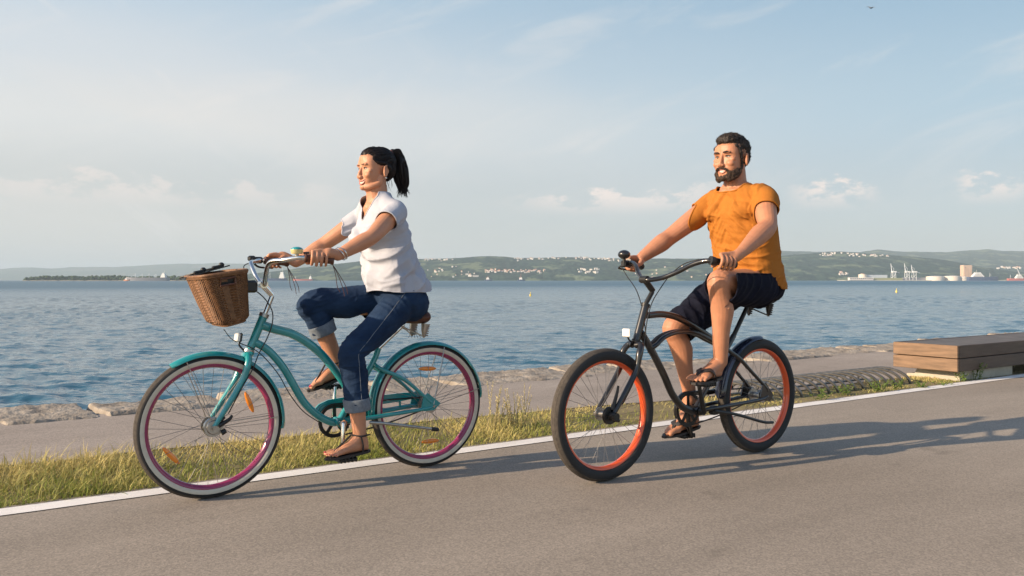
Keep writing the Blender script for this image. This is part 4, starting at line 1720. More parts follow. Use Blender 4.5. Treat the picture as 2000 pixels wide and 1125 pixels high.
# legs
legs_w = {}
for sy in (1, -1):
    H_ = V(-.975, sy * .09, .92)
    Kn = W(689, 688, .125) if sy > 0 else W(609, 594, -.12)
    An = W(702, 846, .125) if sy > 0 else W(665, 723, -.125)
    limb(mb, [H_, H_.lerp(Kn, .35), H_.lerp(Kn, .72), Kn, Kn.lerp(An, .28), Kn.lerp(An, .62), An], [.080, .074, .063, .057, .055, .044, .0345])
    if sy > 0:
        heel, toe, upv = W(722, 889, .120), W(634, 903, .125), V(.05, 0, 1)
        heel, toe = V(npd.x - .125, .122, npd.z + .033), V(npd.x + .105, .130, npd.z + .020)
    else:
        heel, toe, upv = V(fpd.x - .075, -.122, fpd.z + .060), V(fpd.x + .125, -.130, fpd.z - .006), V(.25, 0, 1)
    lat = V(0, sy, 0)
    fd = foot(mb, An, heel, toe, upv, lat, .93)
    legs_w[sy] = (H_, Kn, An, heel, fd, lat)
bw = finish(remesh(mb, .0035, 4, .5), 'body', M['skin_w'], woman)
face_parts(bw, ho, hs_, M['hair_w'], False)
for sy in (1, -1):
    H_, Kn, An, heel, (f, u_, Ln, tips), lat = legs_w[sy]
    sandal(woman, heel, f, u_, lat, Ln, .93, 'thong')
    nl = MB()
    for e, r in tips:
        nl.ell(e + f * r * .35 + u_ * r * .72, (r * .7, r * .7, r * .35), nu=8, nv=5)
    nl.build('toenails', M['red_nail'], bw)
# earring
MB().ell(ho + V(-.026, .080, -.048), .0052, nu=8, nv=6).build('earring', M['silver'], woman)
# bracelets
S, El, Wr, g, a, o, t = wn[1]
d = (El - Wr).normalized()
ref = V(0, 1, 0)
e1 = (ref - d * ref.dot(d)).normalized()
e2 = d.cross(e1)
for k, off in enumerate((.012, .022)):
    c = Wr + d * off
    tl = V(.35 * (k - .5), 0, 0)
    MB().tube([c + (e1 * math.cos(q) + e2 * math.sin(q)) * .0335 + d * (.008 * math.sin(q + k)) for q in np.linspace(0, 2 * math.pi, 28, endpoint=False)], .0026, n=6, closed=True).build('bracelet', M['silver'], woman)

# hair
mb = MB()
def WP(x, y, z):
    return ho + HR @ V(x, y, z)
mb.ell(WP(-.027, 0, .047), (.094, .0805, .078), HR)
mb.ell(WP(-.062, 0, .010), (.056, .066, .066), HR)
mb.ell(WP(.010, 0, .068), (.071, .063, .054), HR)
for sy in (1, -1):
    mb.ell(WP(-.002, sy * .036, .058), (.060, .041, .040), HR)
for sy in (1, -1):
    mb.tube([WP(.048, sy * .058, .052), WP(.022, sy * .069, .032), WP(-.020, sy * .074, .028), WP(-.050, sy * .068, .0)], [.011, .011, .013, .016], n=10)
tie = WP(-.100, 0, .086)
mb.tube([WP(-.075, 0, .068), tie], [.045, .024], n=14, sub=3)
hme = remesh(mb, .005, 4)
def strands(co, no):
    rel = co - np.array(tie)
    th = np.arctan2(rel[:, 1], rel[:, 2] + .3)
    ph = np.arctan2(rel[:, 0], np.abs(rel[:, 2]) + .05)
    return .0028 * np.sin(th * 95 + 3 * np.sin(th * 31) + 1.5 * np.sin(ph * 9)) * .6 + .002 * nz(co * 60)
displace(hme, strands)
from mathutils.bvhtree import BVHTree as BT
hbv = BT.FromPolygons([v.co.copy() for v in hme.vertices], [tuple(p.vertices) for p in hme.polygons])
body_bv = BT.FromPolygons([v.co + ws for v in bw.data.vertices], [tuple(p.vertices) for p in bw.data.polygons])
smb = MB()
rs = random.Random(8)
vv = [v.co.copy() for v in hme.vertices]
cnt = 0
while cnt < 420:
    p = rs.choice(vv)
    hit = body_bv.find_nearest(p)
    if hit[3] > .012 and rs.random() < .7:
        continue
    path = []
    d0 = (tie - p).length
    if d0 < .05:
        continue
    lift = rs.uniform(.0004, .0022)
    for k in range(9):
        q = p.lerp(tie, k / 9.0)
        h_, n_, _, _ = hbv.find_nearest(q)
        path.append(h_ + n_ * lift)
    smb.tube(path, [.0006] + [.0014] * 7 + [.0010], n=4, sub=2)
    cnt += 1
hair = finish(hme, 'hair', M['hair_w'], woman)
smb.build('hair_strands', M['hair_w'], hair)
pt = [tie + V(.012, 0, -.002), tie + V(-.022, 0, .018), tie + V(-.045, .0, -.022), tie + V(-.054, .0, -.066), tie + V(-.059, 0, -.112), tie + V(-.067, 0, -.148), tie + V(-.068, 0, -.172)]
mb = MB()
mb.tube(pt, [.018, .025, .033, .039, .038, .030, .010], n=20, sub=8, rnd=True)
pme = remesh(mb, .005, 3)
displace(pme, lambda co, no: .006 * np.sin(np.arctan2(co[:, 1], co[:, 0] - (ho.x - .19)) * 14 + 5 * nz(co * np.array([20, 20, 7]))) + .007 * nz(co * np.array([40, 40, 9])))
pony = finish(pme, 'ponytail', M['hair_w'], woman)
mb = MB()
rs = random.Random(4)
P_ = catmull(pt, 4)
for k in range(120):
    a0 = rs.uniform(0, 6.28)
    rad_ = rs.uniform(.6, 1.12)
    rr_ = [.018, .025, .034, .040, .040, .034, .024]
    st_ = rs.choice((0, 1, 2, 3))
    en = 7
    ptsk = []
    for j in range(st_, en):
        q = rr_[j] * rad_
        ptsk.append(pt[j] + V(q * math.cos(a0), q * math.sin(a0), rs.uniform(-.006, .006)))
    ptsk.append(ptsk[-1] + V(rs.uniform(-.02, .01), rs.uniform(-.012, .012), rs.uniform(-.05, -.005)))
    mb.tube(ptsk, [.0022] * (len(ptsk) - 1) + [.0006], n=5, sub=3)
for k in range(26):        # loose wisps at the nape and temples
    y = rs.choice((1, -1)) * rs.uniform(.02, .072)
    b = ho + V(rs.uniform(-.09, -.05), y, rs.uniform(-.06, -.02))
    mb.tube([b, b + V(-.01, 0, -.02), b + V(rs.uniform(-.03, -.005), rs.uniform(-.01, .01), -.05)], [.0013, .0012, .0005], n=4, sub=2)
mb.build('hair_strands', M['hair_w'], pony)
MB().tube([tie + V(.01 * math.cos(q) * .4 + .002, .026 * math.cos(q), .026 * math.sin(q)) for q in np.linspace(0, 2 * math.pi, 20, endpoint=False)], .006, n=8, closed=True).build('hair_tie', M['straw_cord'], hair)

# white top
mb = MB()
tr = [(.93, -.972, .142, .184), (.985, -.968, .146, .184), (1.04, -.958, .142, .174), (1.11, -.940, .128, .160), (1.18, -.920, .130, .158), (1.26, -.903, .138, .162), (1.33, -.890, .122, .166), (1.385, -.880, .098, .160), (1.425, -.872, .078, .124), (1.465, -.866, .072, .100), (1.498, -.862, .068, .078)]
mb.loft([ering((x, 0, z), dx, dy, 36, 2.3) for z, x, dx, dy in tr])
for sy in (1, -1):
    mb.ell((-.808, sy * .064, 1.255), (.072, .072, .074))
    mb.ell((-1.040, sy * .075, .985), (.075, .095, .06))
    S, El, Wr = wn[sy][:3]
    dd = (El - S).normalized()
    mb.tube([V(S.x + .016, sy * .05, 1.452), V(S.x + .006, sy * .11, 1.408), S + V(-.004, sy * .006, .002), S + dd * .07 + V(-.004, sy * .006, .004), S + dd * .16 + V(-.008, sy * .008, .0)], [.052, .058, .062, .060, .063], n=22, sub=4)
sh = remesh(mb, .0052, 5)
def shirt_w(co, no):
    lower = np.clip((1.32 - co[:, 2]) / .2, 0, 1)
    d1 = folds(co, (.62, .25, .70), (-.60, .2, .75), 15, 2.6, .024, 1.0) * lower
    d2 = folds(co, (.8, .5, -.15), (.1, .25, 1), 12, 2.0, .030, 5.0) * np.clip((1.20 - co[:, 2]) / .12, 0, 1)
    d3 = folds(co, (.4, .3, .9), (.7, -.2, -.5), 30, 8, .008, 9.0)
    d4 = .010 * nz(co * 9, 3)
    nk = np.clip((1.40 - co[:, 2]) / .08, 0.1, 1)
    return np.maximum((d1 + d2) * 1.15 + (d3 + d4) * nk - .002, -.013)
displace(sh, shirt_w)
def cut_w(co):
    x, y, z = co[:, 0], co[:, 1], co[:, 2]
    k = z < .968 - .10 * (x + .97) * 0 + .008 * np.sin(y * 20)
    # neck ring and V
    rn = np.hypot((x + .858) / 1.0, y / 1.12)
    k |= (rn < .063) & (z > 1.40)
    vdepth = 1.345
    k |= (x > -.83) & (z > vdepth) & (np.abs(y) < (z - vdepth) * .58 + .004)
    for sy in (1, -1):
        S, El, Wr = wn[sy][:3]
        dd = np.array((El - S).normalized())
        s_ = (co - np.array(S)) @ dd
        k |= (s_ > (.108 if sy > 0 else .112)) & (y * sy > .174) & (z > 1.18) & (np.linalg.norm(co - np.array(S) - s_[:, None] * dd, axis=1) < .13)
    return k
cut(sh, cut_w)
shw = finish(sh, 'shirt', M['white_cloth'], woman, .003)
hems(shw, sh, M['white_cloth'], .0032)
tuck(bw.data, sh, zmax=1.455 - ws.z)

# jeans with rolled cuffs
mb = MB()
mb.loft([ering((x, 0, z), dx, dy, 30, 2.3) for z, x, dx, dy in [(.842, -1.01, .100, .145), (.865, -1.000, .115, .164), (.91, -.992, .128, .174), (.96, -.982, .130, .172), (1.02, -.972, .116, .155)]])
cuffs = {}
for sy in (1, -1):
    H_, Kn, An = legs_w[sy][:3]
    mb.ell((-1.016, sy * .080, .907), (.108, .094, .098))
    fr_ = .68 if sy > 0 else .40
    En = Kn.lerp(An, fr_ + .04)
    E0 = Kn.lerp(An, fr_ - .11)
    dn = (An - Kn).normalized()
    limb(mb, [H_, H_.lerp(Kn, .3), H_.lerp(Kn, .68), Kn + (Kn - H_).normalized() * .004, Kn.lerp(An, fr_ * .45), Kn.lerp(An, fr_)], [.094, .087, .075, .0685, .0655, .060] if sy > 0 else [.094, .091, .082, .073, .069, .066], n=22)
    cuffs[sy] = (E0, En, dn)
je = remesh(mb, .005, 4)
def jeans_d(co, no):
    d = np.full(len(co), .0)
    for sy in (1, -1):
        H_, Kn, An = [np.array(q) for q in legs_w[sy][:3]]
        on = (co[:, 1] * sy > .02)
        dist = np.linalg.norm(co - Kn, axis=1)
        back = np.clip(1 - dist / .17, 0, 1)
        ax = Kn - H_
        d += on * back * folds(co, tuple(An - Kn), (0, 1, .2), 34, 8, .009, 2.0 * sy)
        dh = np.linalg.norm(co - H_, axis=1)
        d += on * np.clip(1 - dh / .26, 0, 1) * folds(co, tuple(ax), (.1, 1, .3), 26, 6, .009, 4.0 + sy)
        dl = np.linalg.norm(co - (Kn + (An - Kn) * .5), axis=1)
        d += on * np.clip(1 - dl / .2, 0, 1) * folds(co, tuple(An - Kn), (.5, 1, 0), 22, 7, .006, 8.0 + sy)
    return d * 1.35 + .003 * nz(co * 14) + folds(co, (.3, .2, 1), (.3, 1, -.3), 60, 18, .0025, 6.0)
displace(je, jeans_d)
def cut_j(co):
    k = np.zeros(len(co), bool)
    for sy in (1, -1):
        H_, Kn, An = legs_w[sy][:3]
        E0, En, dn = cuffs[sy]
        k |= (((co - np.array(E0.lerp(En, .7))) @ np.array(dn)) > 0) & (co[:, 1] * sy > .0) & (np.linalg.norm(co - np.array(E0), axis=1) < .25)
    return k
cut(je, cut_j)
jeans = finish(je, 'jeans', M['denim'], woman, .003)
tuck(bw.data, je)
jbv = BT.FromPolygons([v.co + ws for v in je.vertices], [tuple(p.vertices) for p in je.polygons])
H_, Kn, An = legs_w[1][:3]
sm = MB()
for off in (0.0, .004):
    path = []
    for k in range(26):
        t_ = k / 25
        p = (H_ + V(.02, 0, .06)).lerp(Kn, t_ * 1.6) if t_ < .625 else Kn.lerp(cuffs[1][0], (t_ - .625) / .375)
        h_ = jbv.ray_cast(p + V(off, .3, off), V(0, -1, 0))[0]
        if h_ is not None:
            path.append(h_ + V(0, .0004, 0))
    if len(path) > 4 and off == 0:
        sm.tube(path, .0016, n=5, sub=2)
sm.build('seam', M['denim_cuff'], jeans)
for sy in (1, -1):
    E0, En, dn = cuffs[sy]
    ref = V(0, 1, 0)
    e1 = (ref - dn * ref.dot(dn)).normalized()
    e2 = dn.cross(e1)
    r0, r1 = (.0640, .0600) if sy > 0 else (.0685, .0655)
    rings = []
    Lc = (En - E0).length
    for tt, dr in ((0.0, -.012), (-.02, -.002), (.0, .003), (.06, .0045), (.25, .0035), (.5, .0045), (.8, .004), (.97, .0035), (1.02, 0), (1.0, -.006), (.9, -.0075)):
        rr_ = r0 + (r1 - r0) * tt + dr
        rings.append([E0 + dn * (Lc * tt) + (e1 * math.cos(q) + e2 * math.sin(q)) * (rr_ + .0025 * math.sin(q * 3 + tt * 4 + sy) + .0015 * math.sin(q * 7 + 2)) for q in np.linspace(0, 2 * math.pi, 40, endpoint=False)])
    MB().loft(rings, cap=False).build('cuff', M['denim_cuff'], jeans)

# ================= the man
HR = Matrix.Rotation(R(5), 3, 'Z')
ms = V(-1.17, 0, .955)
man = tag(empty('person', MN.o + MN.u * ms.x + Vector((0, 0, ms.z)), MN.ang, ms), 'bearded man in orange T-shirt and dark shorts riding the black bicycle', 'person')
hs_ = 1.13
hm = V(-.992, .0, 1.742)
mb = MB()
tr = [(.935, -1.14, .10, .15), (.97, -1.14, .125, .170), (1.04, -1.135, .130, .172), (1.14, -1.128, .132, .168), (1.24, -1.112, .130, .174), (1.34, -1.092, .132, .188), (1.42, -1.074, .124, .194), (1.48, -1.060, .102, .192), (1.53, -1.046, .078, .155), (1.565, -1.036, .070, .105), (1.60, -1.030, .062, .070)]
mb.loft([ering((x, 0, z), dx, dy, 30, 2.3) for z, x, dx, dy in tr])
mb.tube([V(-1.034, 0, 1.55), V(-1.026, 0, 1.61), V(-1.018, 0, 1.67), V(-1.012, 0, 1.70)], [.072, .066, .064, .064], n=20)
head_parts(mb, hm, hs_, True)
for sy in (1, -1):
    mb.tube([V(-1.03, sy * .03, 1.575), V(-1.045, sy * .12, 1.528)], [.048, .046], n=14, sub=3, rnd=True)
    mb.tube([V(-.985, sy * .02, 1.535), V(-.99, sy * .10, 1.505)], [.042, .045], n=14, sub=3, rnd=True)
gA_, gB_ = MN(1394, 509.5, .31), MN(1436, 517, .345)
gd = (gA_ - gB_).normalized()
mn_ = {}
for sy in (1, -1):
    gm = gA_.lerp(gB_, .50)
    g = V(gm.x, sy * gm.y, gm.z)
    a = V(gd.x, sy * gd.y, gd.z).normalized()
    o = V(0.15, sy, 0.0)
    o = (o - a * o.dot(a)).normalized()
    t = a.cross(o)
    if t.z < 0:
        t = -t
    S = V(-1.048, sy * .190, 1.491)
    El = MN(1499, 443, .315) if sy > 0 else MN(1308, 463, -.31)
    Wr = MN(1449, 492, .352) if sy > 0 else MN(1252, 504, -.335)
    pts, rr = arm_chain(S, El, Wr, [.066, .063, .058, .050, .053, .042, .032])
    limb(mb, pts, rr)
    hand(mb, g, a, o, t, Wr, 1.14, .031)
    mn_[sy] = (S, El, Wr, g, a, o, t)
legs_m = {}
for sy in (1, -1):
    H_ = V(-1.105, sy * .10, .985)
    Kn = MN(1405, 550, .185) if sy > 0 else MN(1316, 640, -.15)
    An = MN(1407, 706, .135) if sy > 0 else MN(1346, 763, -.125)
    bul = V(-.018, 0, 0)
    limb(mb, [H_, H_.lerp(Kn, .35), H_.lerp(Kn, .75), Kn, Kn.lerp(An, .14) + bul * .2, Kn.lerp(An, .32) + bul * 1.2, Kn.lerp(An, .62) + bul * .5, An], [.105, .098, .078, .0655, .060, .0645, .048, .039], n=20)
    mb.ell(Kn + (Kn - H_).normalized() * .018 + V(0, 0, .006), (.048, .046, .050))
    if sy > 0:
        heel, toe = V(npm.x - .140, .105, npm.z + .030), V(npm.x + .135, .165, npm.z + .022)
    else:
        heel, toe = V(fpm.x - .105, -.118, fpm.z + .048), V(fpm.x + .150, -.145, fpm.z + .010)
    lat = V(-.15 if sy > 0 else -.1, sy, 0).normalized()
    fd = foot(mb, An, heel, toe, V(.1, 0, 1), lat, 1.1)
    legs_m[sy] = (H_, Kn, An, heel, fd, lat)
bm_ = finish(remesh(mb, .0036, 4, .5), 'body', M['skin_m'], man)
face_parts(bm_, hm, hs_, M['hair_m'], True)
for sy in (1, -1):
    H_, Kn, An, heel, (f, u_, Ln, tips), lat = legs_m[sy]
    sandal(man, heel, f, u_, lat, Ln, 1.08, 'flip')
# hair
def HP(x, y, z):
    return hm + HR @ V(x, y, z) * hs_
mb = MB()
mb.ell(HP(-.024, 0, .048), (.096 * hs_, .079 * hs_, .078 * hs_), HR)
mb.ell(HP(-.055, 0, .012), (.062 * hs_, .068 * hs_, .062 * hs_), HR)
mb.ell(HP(.030, 0, .092), (.062 * hs_, .058 * hs_, .032 * hs_), HR @ Matrix.Rotation(.18, 3, 'Y'))
mb.ell(HP(.0, 0, .096), (.075 * hs_, .060 * hs_, .034 * hs_), HR)
for sy in (1, -1):
    mb.tube([HP(.048, sy * .060, .060), HP(.022, sy * .0715, .025), HP(.014, sy * .0715, -.012)], [.011 * hs_, .0085 * hs_, .0065 * hs_], n=10)
hme = remesh(mb, .005, 3)
displace(hme, lambda co, no: .006 * nz(co * 55, 1) + .005 * nz(co * 110, 4))
mbf = MB()
fuzz(mbf, hme, 6000, .0080, .0010, flow=lambda P: np.array([(.5, 0, .35)]), jitter=.45, seed=3)
hr = finish(hme, 'hair', M['hair_m'], man)
mbf.build('hair_strands', M['hair_m'], hr, smooth=False)
# beard: a shell along the jaw, round the mouth
mb = MB()
for sy in (1, -1):
    mb.tube([HP(.014, sy * .0715, -.010), HP(.010, sy * .0700, -.045), HP(.020, sy * .0640, -.080), HP(.046, sy * .048, -.105), HP(.070, sy * .022, -.117)], [.0050 * hs_, .0075 * hs_, .0115 * hs_, .0135 * hs_, .0150 * hs_], n=12)
    mb.tube([HP(.030, sy * .062, -.060), HP(.055, sy * .048, -.080), HP(.074, sy * .028, -.098)], [.0085 * hs_, .0105 * hs_, .0120 * hs_], n=12)
    mb.tube([HP(.099, sy * .003, -.0575), HP(.0955, sy * .016, -.060), HP(.083, sy * .030, -.070), HP(.076, sy * .034, -.088), HP(.078, sy * .024, -.100)], [.0056 * hs_, .0066 * hs_, .0062 * hs_, .0072 * hs_, .012 * hs_], n=10)
mb.ell(HP(.076, 0, -.108), (.0195 * hs_, .030 * hs_, .017 * hs_), HR)
mb.ell(HP(.080, 0, -.103), (.0150 * hs_, .022 * hs_, .012 * hs_), HR)
for sy in (1, -1):
    mb.tube([HP(.073, sy * .036, -.078), HP(.056, sy * .049, -.084), HP(.030, sy * .062, -.078)], [.010 * hs_, .0125 * hs_, .0115 * hs_], n=10)
    mb.tube([HP(.076, sy * .026, -.092), HP(.058, sy * .043, -.098), HP(.034, sy * .056, -.092)], [.012 * hs_, .0125 * hs_, .0125 * hs_], n=10)
    mb.ell(HP(.046, sy * .050, -.078), (.015 * hs_, .012 * hs_, .014 * hs_), HR)
    mb.ell(HP(.062, sy * .033, -.092), (.018 * hs_, .018 * hs_, .017 * hs_), HR)
bme = remesh(mb, .0045, 3)
displace(bme, lambda co, no: .004 * nz(co * 90, 1) + .003 * nz(co * 170, 4) - .001)
mbf = MB()
fuzz(mbf, bme, 4600, .0050, .0008, flow=lambda P: np.array([(.2, 0, -.8)]), jitter=.45, seed=5)
bd = finish(bme, 'beard', M['beard'], man)
mbf.build('hair_strands', M['beard'], bd, smooth=False)

# orange T-shirt
mb = MB()
tr = [(.93, -1.172, .172, .205), (1.00, -1.162, .176, .208), (1.06, -1.150, .172, .206), (1.14, -1.136, .160, .196), (1.24, -1.118, .156, .200), (1.34, -1.096, .154, .204), (1.42, -1.076, .146, .206), (1.48, -1.060, .126, .202), (1.53, -1.048, .100, .172), (1.565, -1.040, .086, .125), (1.60, -1.034, .080, .092)]
mb.loft([ering((x, 0, z), dx, dy, 36, 2.4) for z, x, dx, dy in tr])
for sy in (1, -1):
    mb.ell((-1.00, sy * .085, 1.43), (.090, .095, .075))
    S, El, Wr = mn_[sy][:3]
    dd = (El - S).normalized()
    mb.tube([V(S.x + .004, sy * .11, 1.512), S + V(-.002, sy * .002, .002), S + dd * .08 + V(0, sy * .002, .002), S + dd * .22 + V(0, sy * .002, .0)], [.066, .073, .069, .067], n=24, sub=4)
sh = remesh(mb, .0055, 5)
def shirt_m(co, no):
    y = co[:, 1]
    front = np.clip((co[:, 0] + 1.15) / .08, 0, 1)
    up_ = np.clip((co[:, 2] - 1.10) / .2, 0, 1)
    sg = np.where(y > 0, 1.0, -1.0)
    ys = np.stack([co[:, 0], np.abs(y), co[:, 2]], 1)
    d1 = folds(ys, (.25, .75, .55), (.1, -.55, .85), 17, 3.0, .015, 1.0) * front * up_
    d2 = folds(co, (.5, .35, .85), (.5, -.6, .2), 20, 4.5, .013, 5.0) * np.clip((1.30 - co[:, 2]) / .15, 0, 1)
    d3 = folds(co, (.4, .3, .9), (.7, -.2, -.5), 34, 9, .005, 9.0) + folds(ys, (.2, .8, .5), (.1, -.5, .85), 44, 7, .006, 3.0) * front
    return np.maximum(d1 * 1.05 + d2 * 1.7 + d3 * .9 + .006 * nz(co * 8, 3) - .001, np.where(np.abs(y) > .158, .0015, -.007))
displace(sh, shirt_m)
def cut_m(co):
    x, y, z = co[:, 0], co[:, 1], co[:, 2]
    k = z < np.where(x < -1.17, .985, 1.005) + .006 * np.sin(y * 22)
    rn = np.hypot((x + 1.028) / .95, y)
    k |= (z > 1.547 - .42 * (x + .945)) & (rn < .110)
    for sy in (1, -1):
        S, El, Wr = mn_[sy][:3]
        dd = np.array((El - S).normalized())
        s_ = (co - np.array(S)) @ dd
        rad_ = np.linalg.norm(co - np.array(S) - s_[:, None] * dd, axis=1)
        k |= (s_ > (.106 if sy > 0 else .098)) & (y * sy > .212) & (rad_ < .13) & (z > 1.22)
    return k
cut(sh, cut_m)
tee = finish(sh, 't_shirt', M['orange_cloth'], man, .003)
hems(tee, sh, M['orange_cloth'], .0042)
tuck(bm_.data, sh, zmax=1.57 - ms.z)

# dark shorts
mb = MB()
mb.loft([ering((x, 0, z), dx, dy, 30, 2.4) for z, x, dx, dy in [(.915, -1.165, .125, .160), (.94, -1.165, .150, .182), (.985, -1.160, .166, .200), (1.03, -1.150, .164, .200), (1.075, -1.142, .156, .196)]])
hem = {}
for sy in (1, -1):
    H_, Kn, An = legs_m[sy][:3]
    dn = (Kn - H_).normalized()
    t1 = .95 if sy > 0 else .93
    mb.tube([H_ + V(-.02, 0, 0), H_.lerp(Kn, .3), H_.lerp(Kn, .62) + V(0, 0, -.012), H_.lerp(Kn, t1 + .1) + V(0, 0, -.018)], [.118, .116, .106, .100 if sy > 0 else .096], n=24, sub=5)
    hem[sy] = (H_.lerp(Kn, t1), dn)
so_ = remesh(mb, .0055, 4)
def shorts_d(co, no):
    d = .004 * nz(co * 12)
    for sy in (1, -1):
        H_, Kn, An = [np.array(q) for q in legs_m[sy][:3]]
        on = co[:, 1] * sy > .03
        d += on * folds(co, tuple(Kn - H_ + np.array((0, 0, .2))), (.2, 1, .6), 18, 4, .011, 2 + sy)
    return d
displace(so_, shorts_d)
def cut_s(co):
    k = co[:, 2] > 1.068
    for sy in (1, -1):
        p, dn = hem[sy]
        k |= (((co - np.array(p)) @ np.array(dn)) > 0) & (co[:, 1] * sy > .0)
    return k
cut(so_, cut_s)
sho = finish(so_, 'shorts', M['navy_cloth'], man, .004)
hems(sho, so_, M['navy_cloth'], .004)
tuck(bm_.data, so_, .007)
# ---------------------------------------------------------------- grass strip, weeds, bench, bike rack
def vc_mat(name, rough=.8, trans=.25):
    m = bpy.data.materials.new(name)
    m.use_nodes = True
    t = m.node_tree
    b = t.nodes['Principled BSDF']
    at_ = t.nodes.new('ShaderNodeAttribute')
    at_.attribute_name = 'blade_colour'
    t.links.new(at_.outputs['Color'], b.inputs['Base Color'])
    b.inputs['Roughness'].default_value = rough
    b.inputs['Specular IOR Level'].default_value = .25
    tr = t.nodes.new('ShaderNodeBsdfTranslucent')
    t.links.new(at_.outputs['Color'], tr.inputs[0])
    mx = t.nodes.new('ShaderNodeMixShader')
    mx.inputs[0].default_value = trans
    t.links.new(b.outputs[0], mx.inputs[1])
    t.links.new(tr.outputs[0], mx.inputs[2])
    t.links.new(mx.outputs[0], t.nodes['Material Output'].inputs[0])
    return m


M['blades'] = vc_mat('grass blades')


def blades_mesh(name, base, direction, length, width, colour, segs=3, curve=.5):
    """many blades in one mesh; arrays of (n,3), (n,3 horizontal lean), (n,), (n,), (n,3)"""
    n = len(base)
    side = np.stack([-direction[:, 1], direction[:, 0], np.zeros(n)], 1)
    side /= np.linalg.norm(side, axis=1)[:, None] + 1e-9
    up = np.array((0, 0, 1.0))
    rows = []
    for k in range(segs + 1):
        t = k / segs
        c = base + (up * (t - .35 * t * t * np.linalg.norm(direction, axis=1)[:, None])) * length[:, None] + direction * (length * (t ** 1.7))[:, None] * .9
        w = (width * (1 - t) ** .7)[:, None]
        if k < segs:
            rows += [c - side * w, c + side * w]
        else:
            rows += [c]
    m = 2 * segs + 1
    co = np.stack(rows, 1).reshape(-1, 3)
    o = (np.arange(n) * m)[:, None]
    quads = np.concatenate([o + np.array([[2 * k, 2 * k + 1, 2 * k + 3, 2 * k + 2]]) for k in range(segs - 1)], 0)
    tris = o + np.array([[2 * segs - 2, 2 * segs - 1, 2 * segs]])
    me = bpy.data.meshes.new(name)
    me.vertices.add(len(co))
    me.vertices.foreach_set('co', co.ravel())
    li = np.concatenate([quads.ravel(), tris.ravel()])
    me.loops.add(len(li))
    me.loops.foreach_set('vertex_index', li)
    me.polygons.add(len(quads) + len(tris))
    me.polygons.foreach_set('loop_start', np.concatenate([np.arange(len(quads)) * 4, len(quads) * 4 + np.arange(len(tris)) * 3]))
    me.polygons.foreach_set('loop_total', np.concatenate([np.full(len(quads), 4), np.full(len(tris), 3)]))
    me.update(calc_edges=True)
    ca = me.color_attributes.new('blade_colour', 'FLOAT_COLOR', 'POINT')
    c4 = np.ones((n, m, 4))
    c4[:, :, :3] = colour[:, None, :]
    ca.data.foreach_set('color', c4.ravel())
    me.materials.append(M['blades'])
    return me


def n2(x, y, s, seed):
    return np.array([noise.noise((a * s, b * s, seed)) for a, b in zip(x, y)])


pdn, pnn = np.array(PD), np.array(PN)
NB = 88000
aa = rng.uniform(-2.2, 1, NB) ** 1 * 0
aa = rng.choice([0, 1, 2], NB, p=[.66, .22, .12])
aa = np.where(aa == 0, rng.uniform(-2.5, 4.6, NB), np.where(aa == 1, rng.uniform(4.6, 9.5, NB), rng.uniform(9.5, 26, NB)))
bk_ = np.array([strip_back(q) for q in aa])
dens = n2(aa, bk_, 1.3, 2.0)
pp = 4.36 + (bk_ + .02 - 4.36) * rng.beta(1.15, 1.25, NB)
thin = np.clip((aa - 3.4) / 1.2, 0, 1)
patch = n2(aa, pp, 2.2, 9.0)
keep = rng.uniform(0, 1, NB) < np.clip(.66 + .9 * dens + .9 * patch - .62 * thin, np.where(thin > .5, .04, .34), 1)
aa, pp, patch, bk_ = aa[keep], pp[keep], patch[keep], bk_[keep]
n = len(aa)
fr_ = (pp - 4.36) / (bk_ - 4.34)
tall = n2(aa, pp, .9, 4.0)
ln_ = rng.gamma(3.2, .0135, n) * (.62 + .6 * tall + .35 * fr_) * np.where(aa > 4.6, .5, 1.0) + .010
straw = np.clip(.56 + .9 * patch + .9 * (fr_ - .45) + rng.normal(0, .25, n), 0, 1)[:, None]
g1 = np.array((.21, .25, .045)) * rng.uniform(.6, 1.3, (n, 1))
g2 = np.array((.60, .49, .20)) * rng.uniform(.6, 1.25, (n, 1))
colr = g1 * (1 - straw) + g2 * straw
lean = rng.normal(0, .75, (n, 2)) + np.array((.25, .1))
base_ = pdn[None] * aa[:, None] + pnn[None] * pp[:, None] + np.array((0, 0, -.012))
dr = np.concatenate([lean, np.zeros((n, 1))], 1)
gm_ = blades_mesh('grass', base_, dr, ln_, rng.uniform(.0016, .0036, n), colr)
go = bpy.data.objects.new('grass', gm_)
col.objects.link(go)
tag(go, 'dry yellow green grass strip along the painted line', None, None, 'stuff')


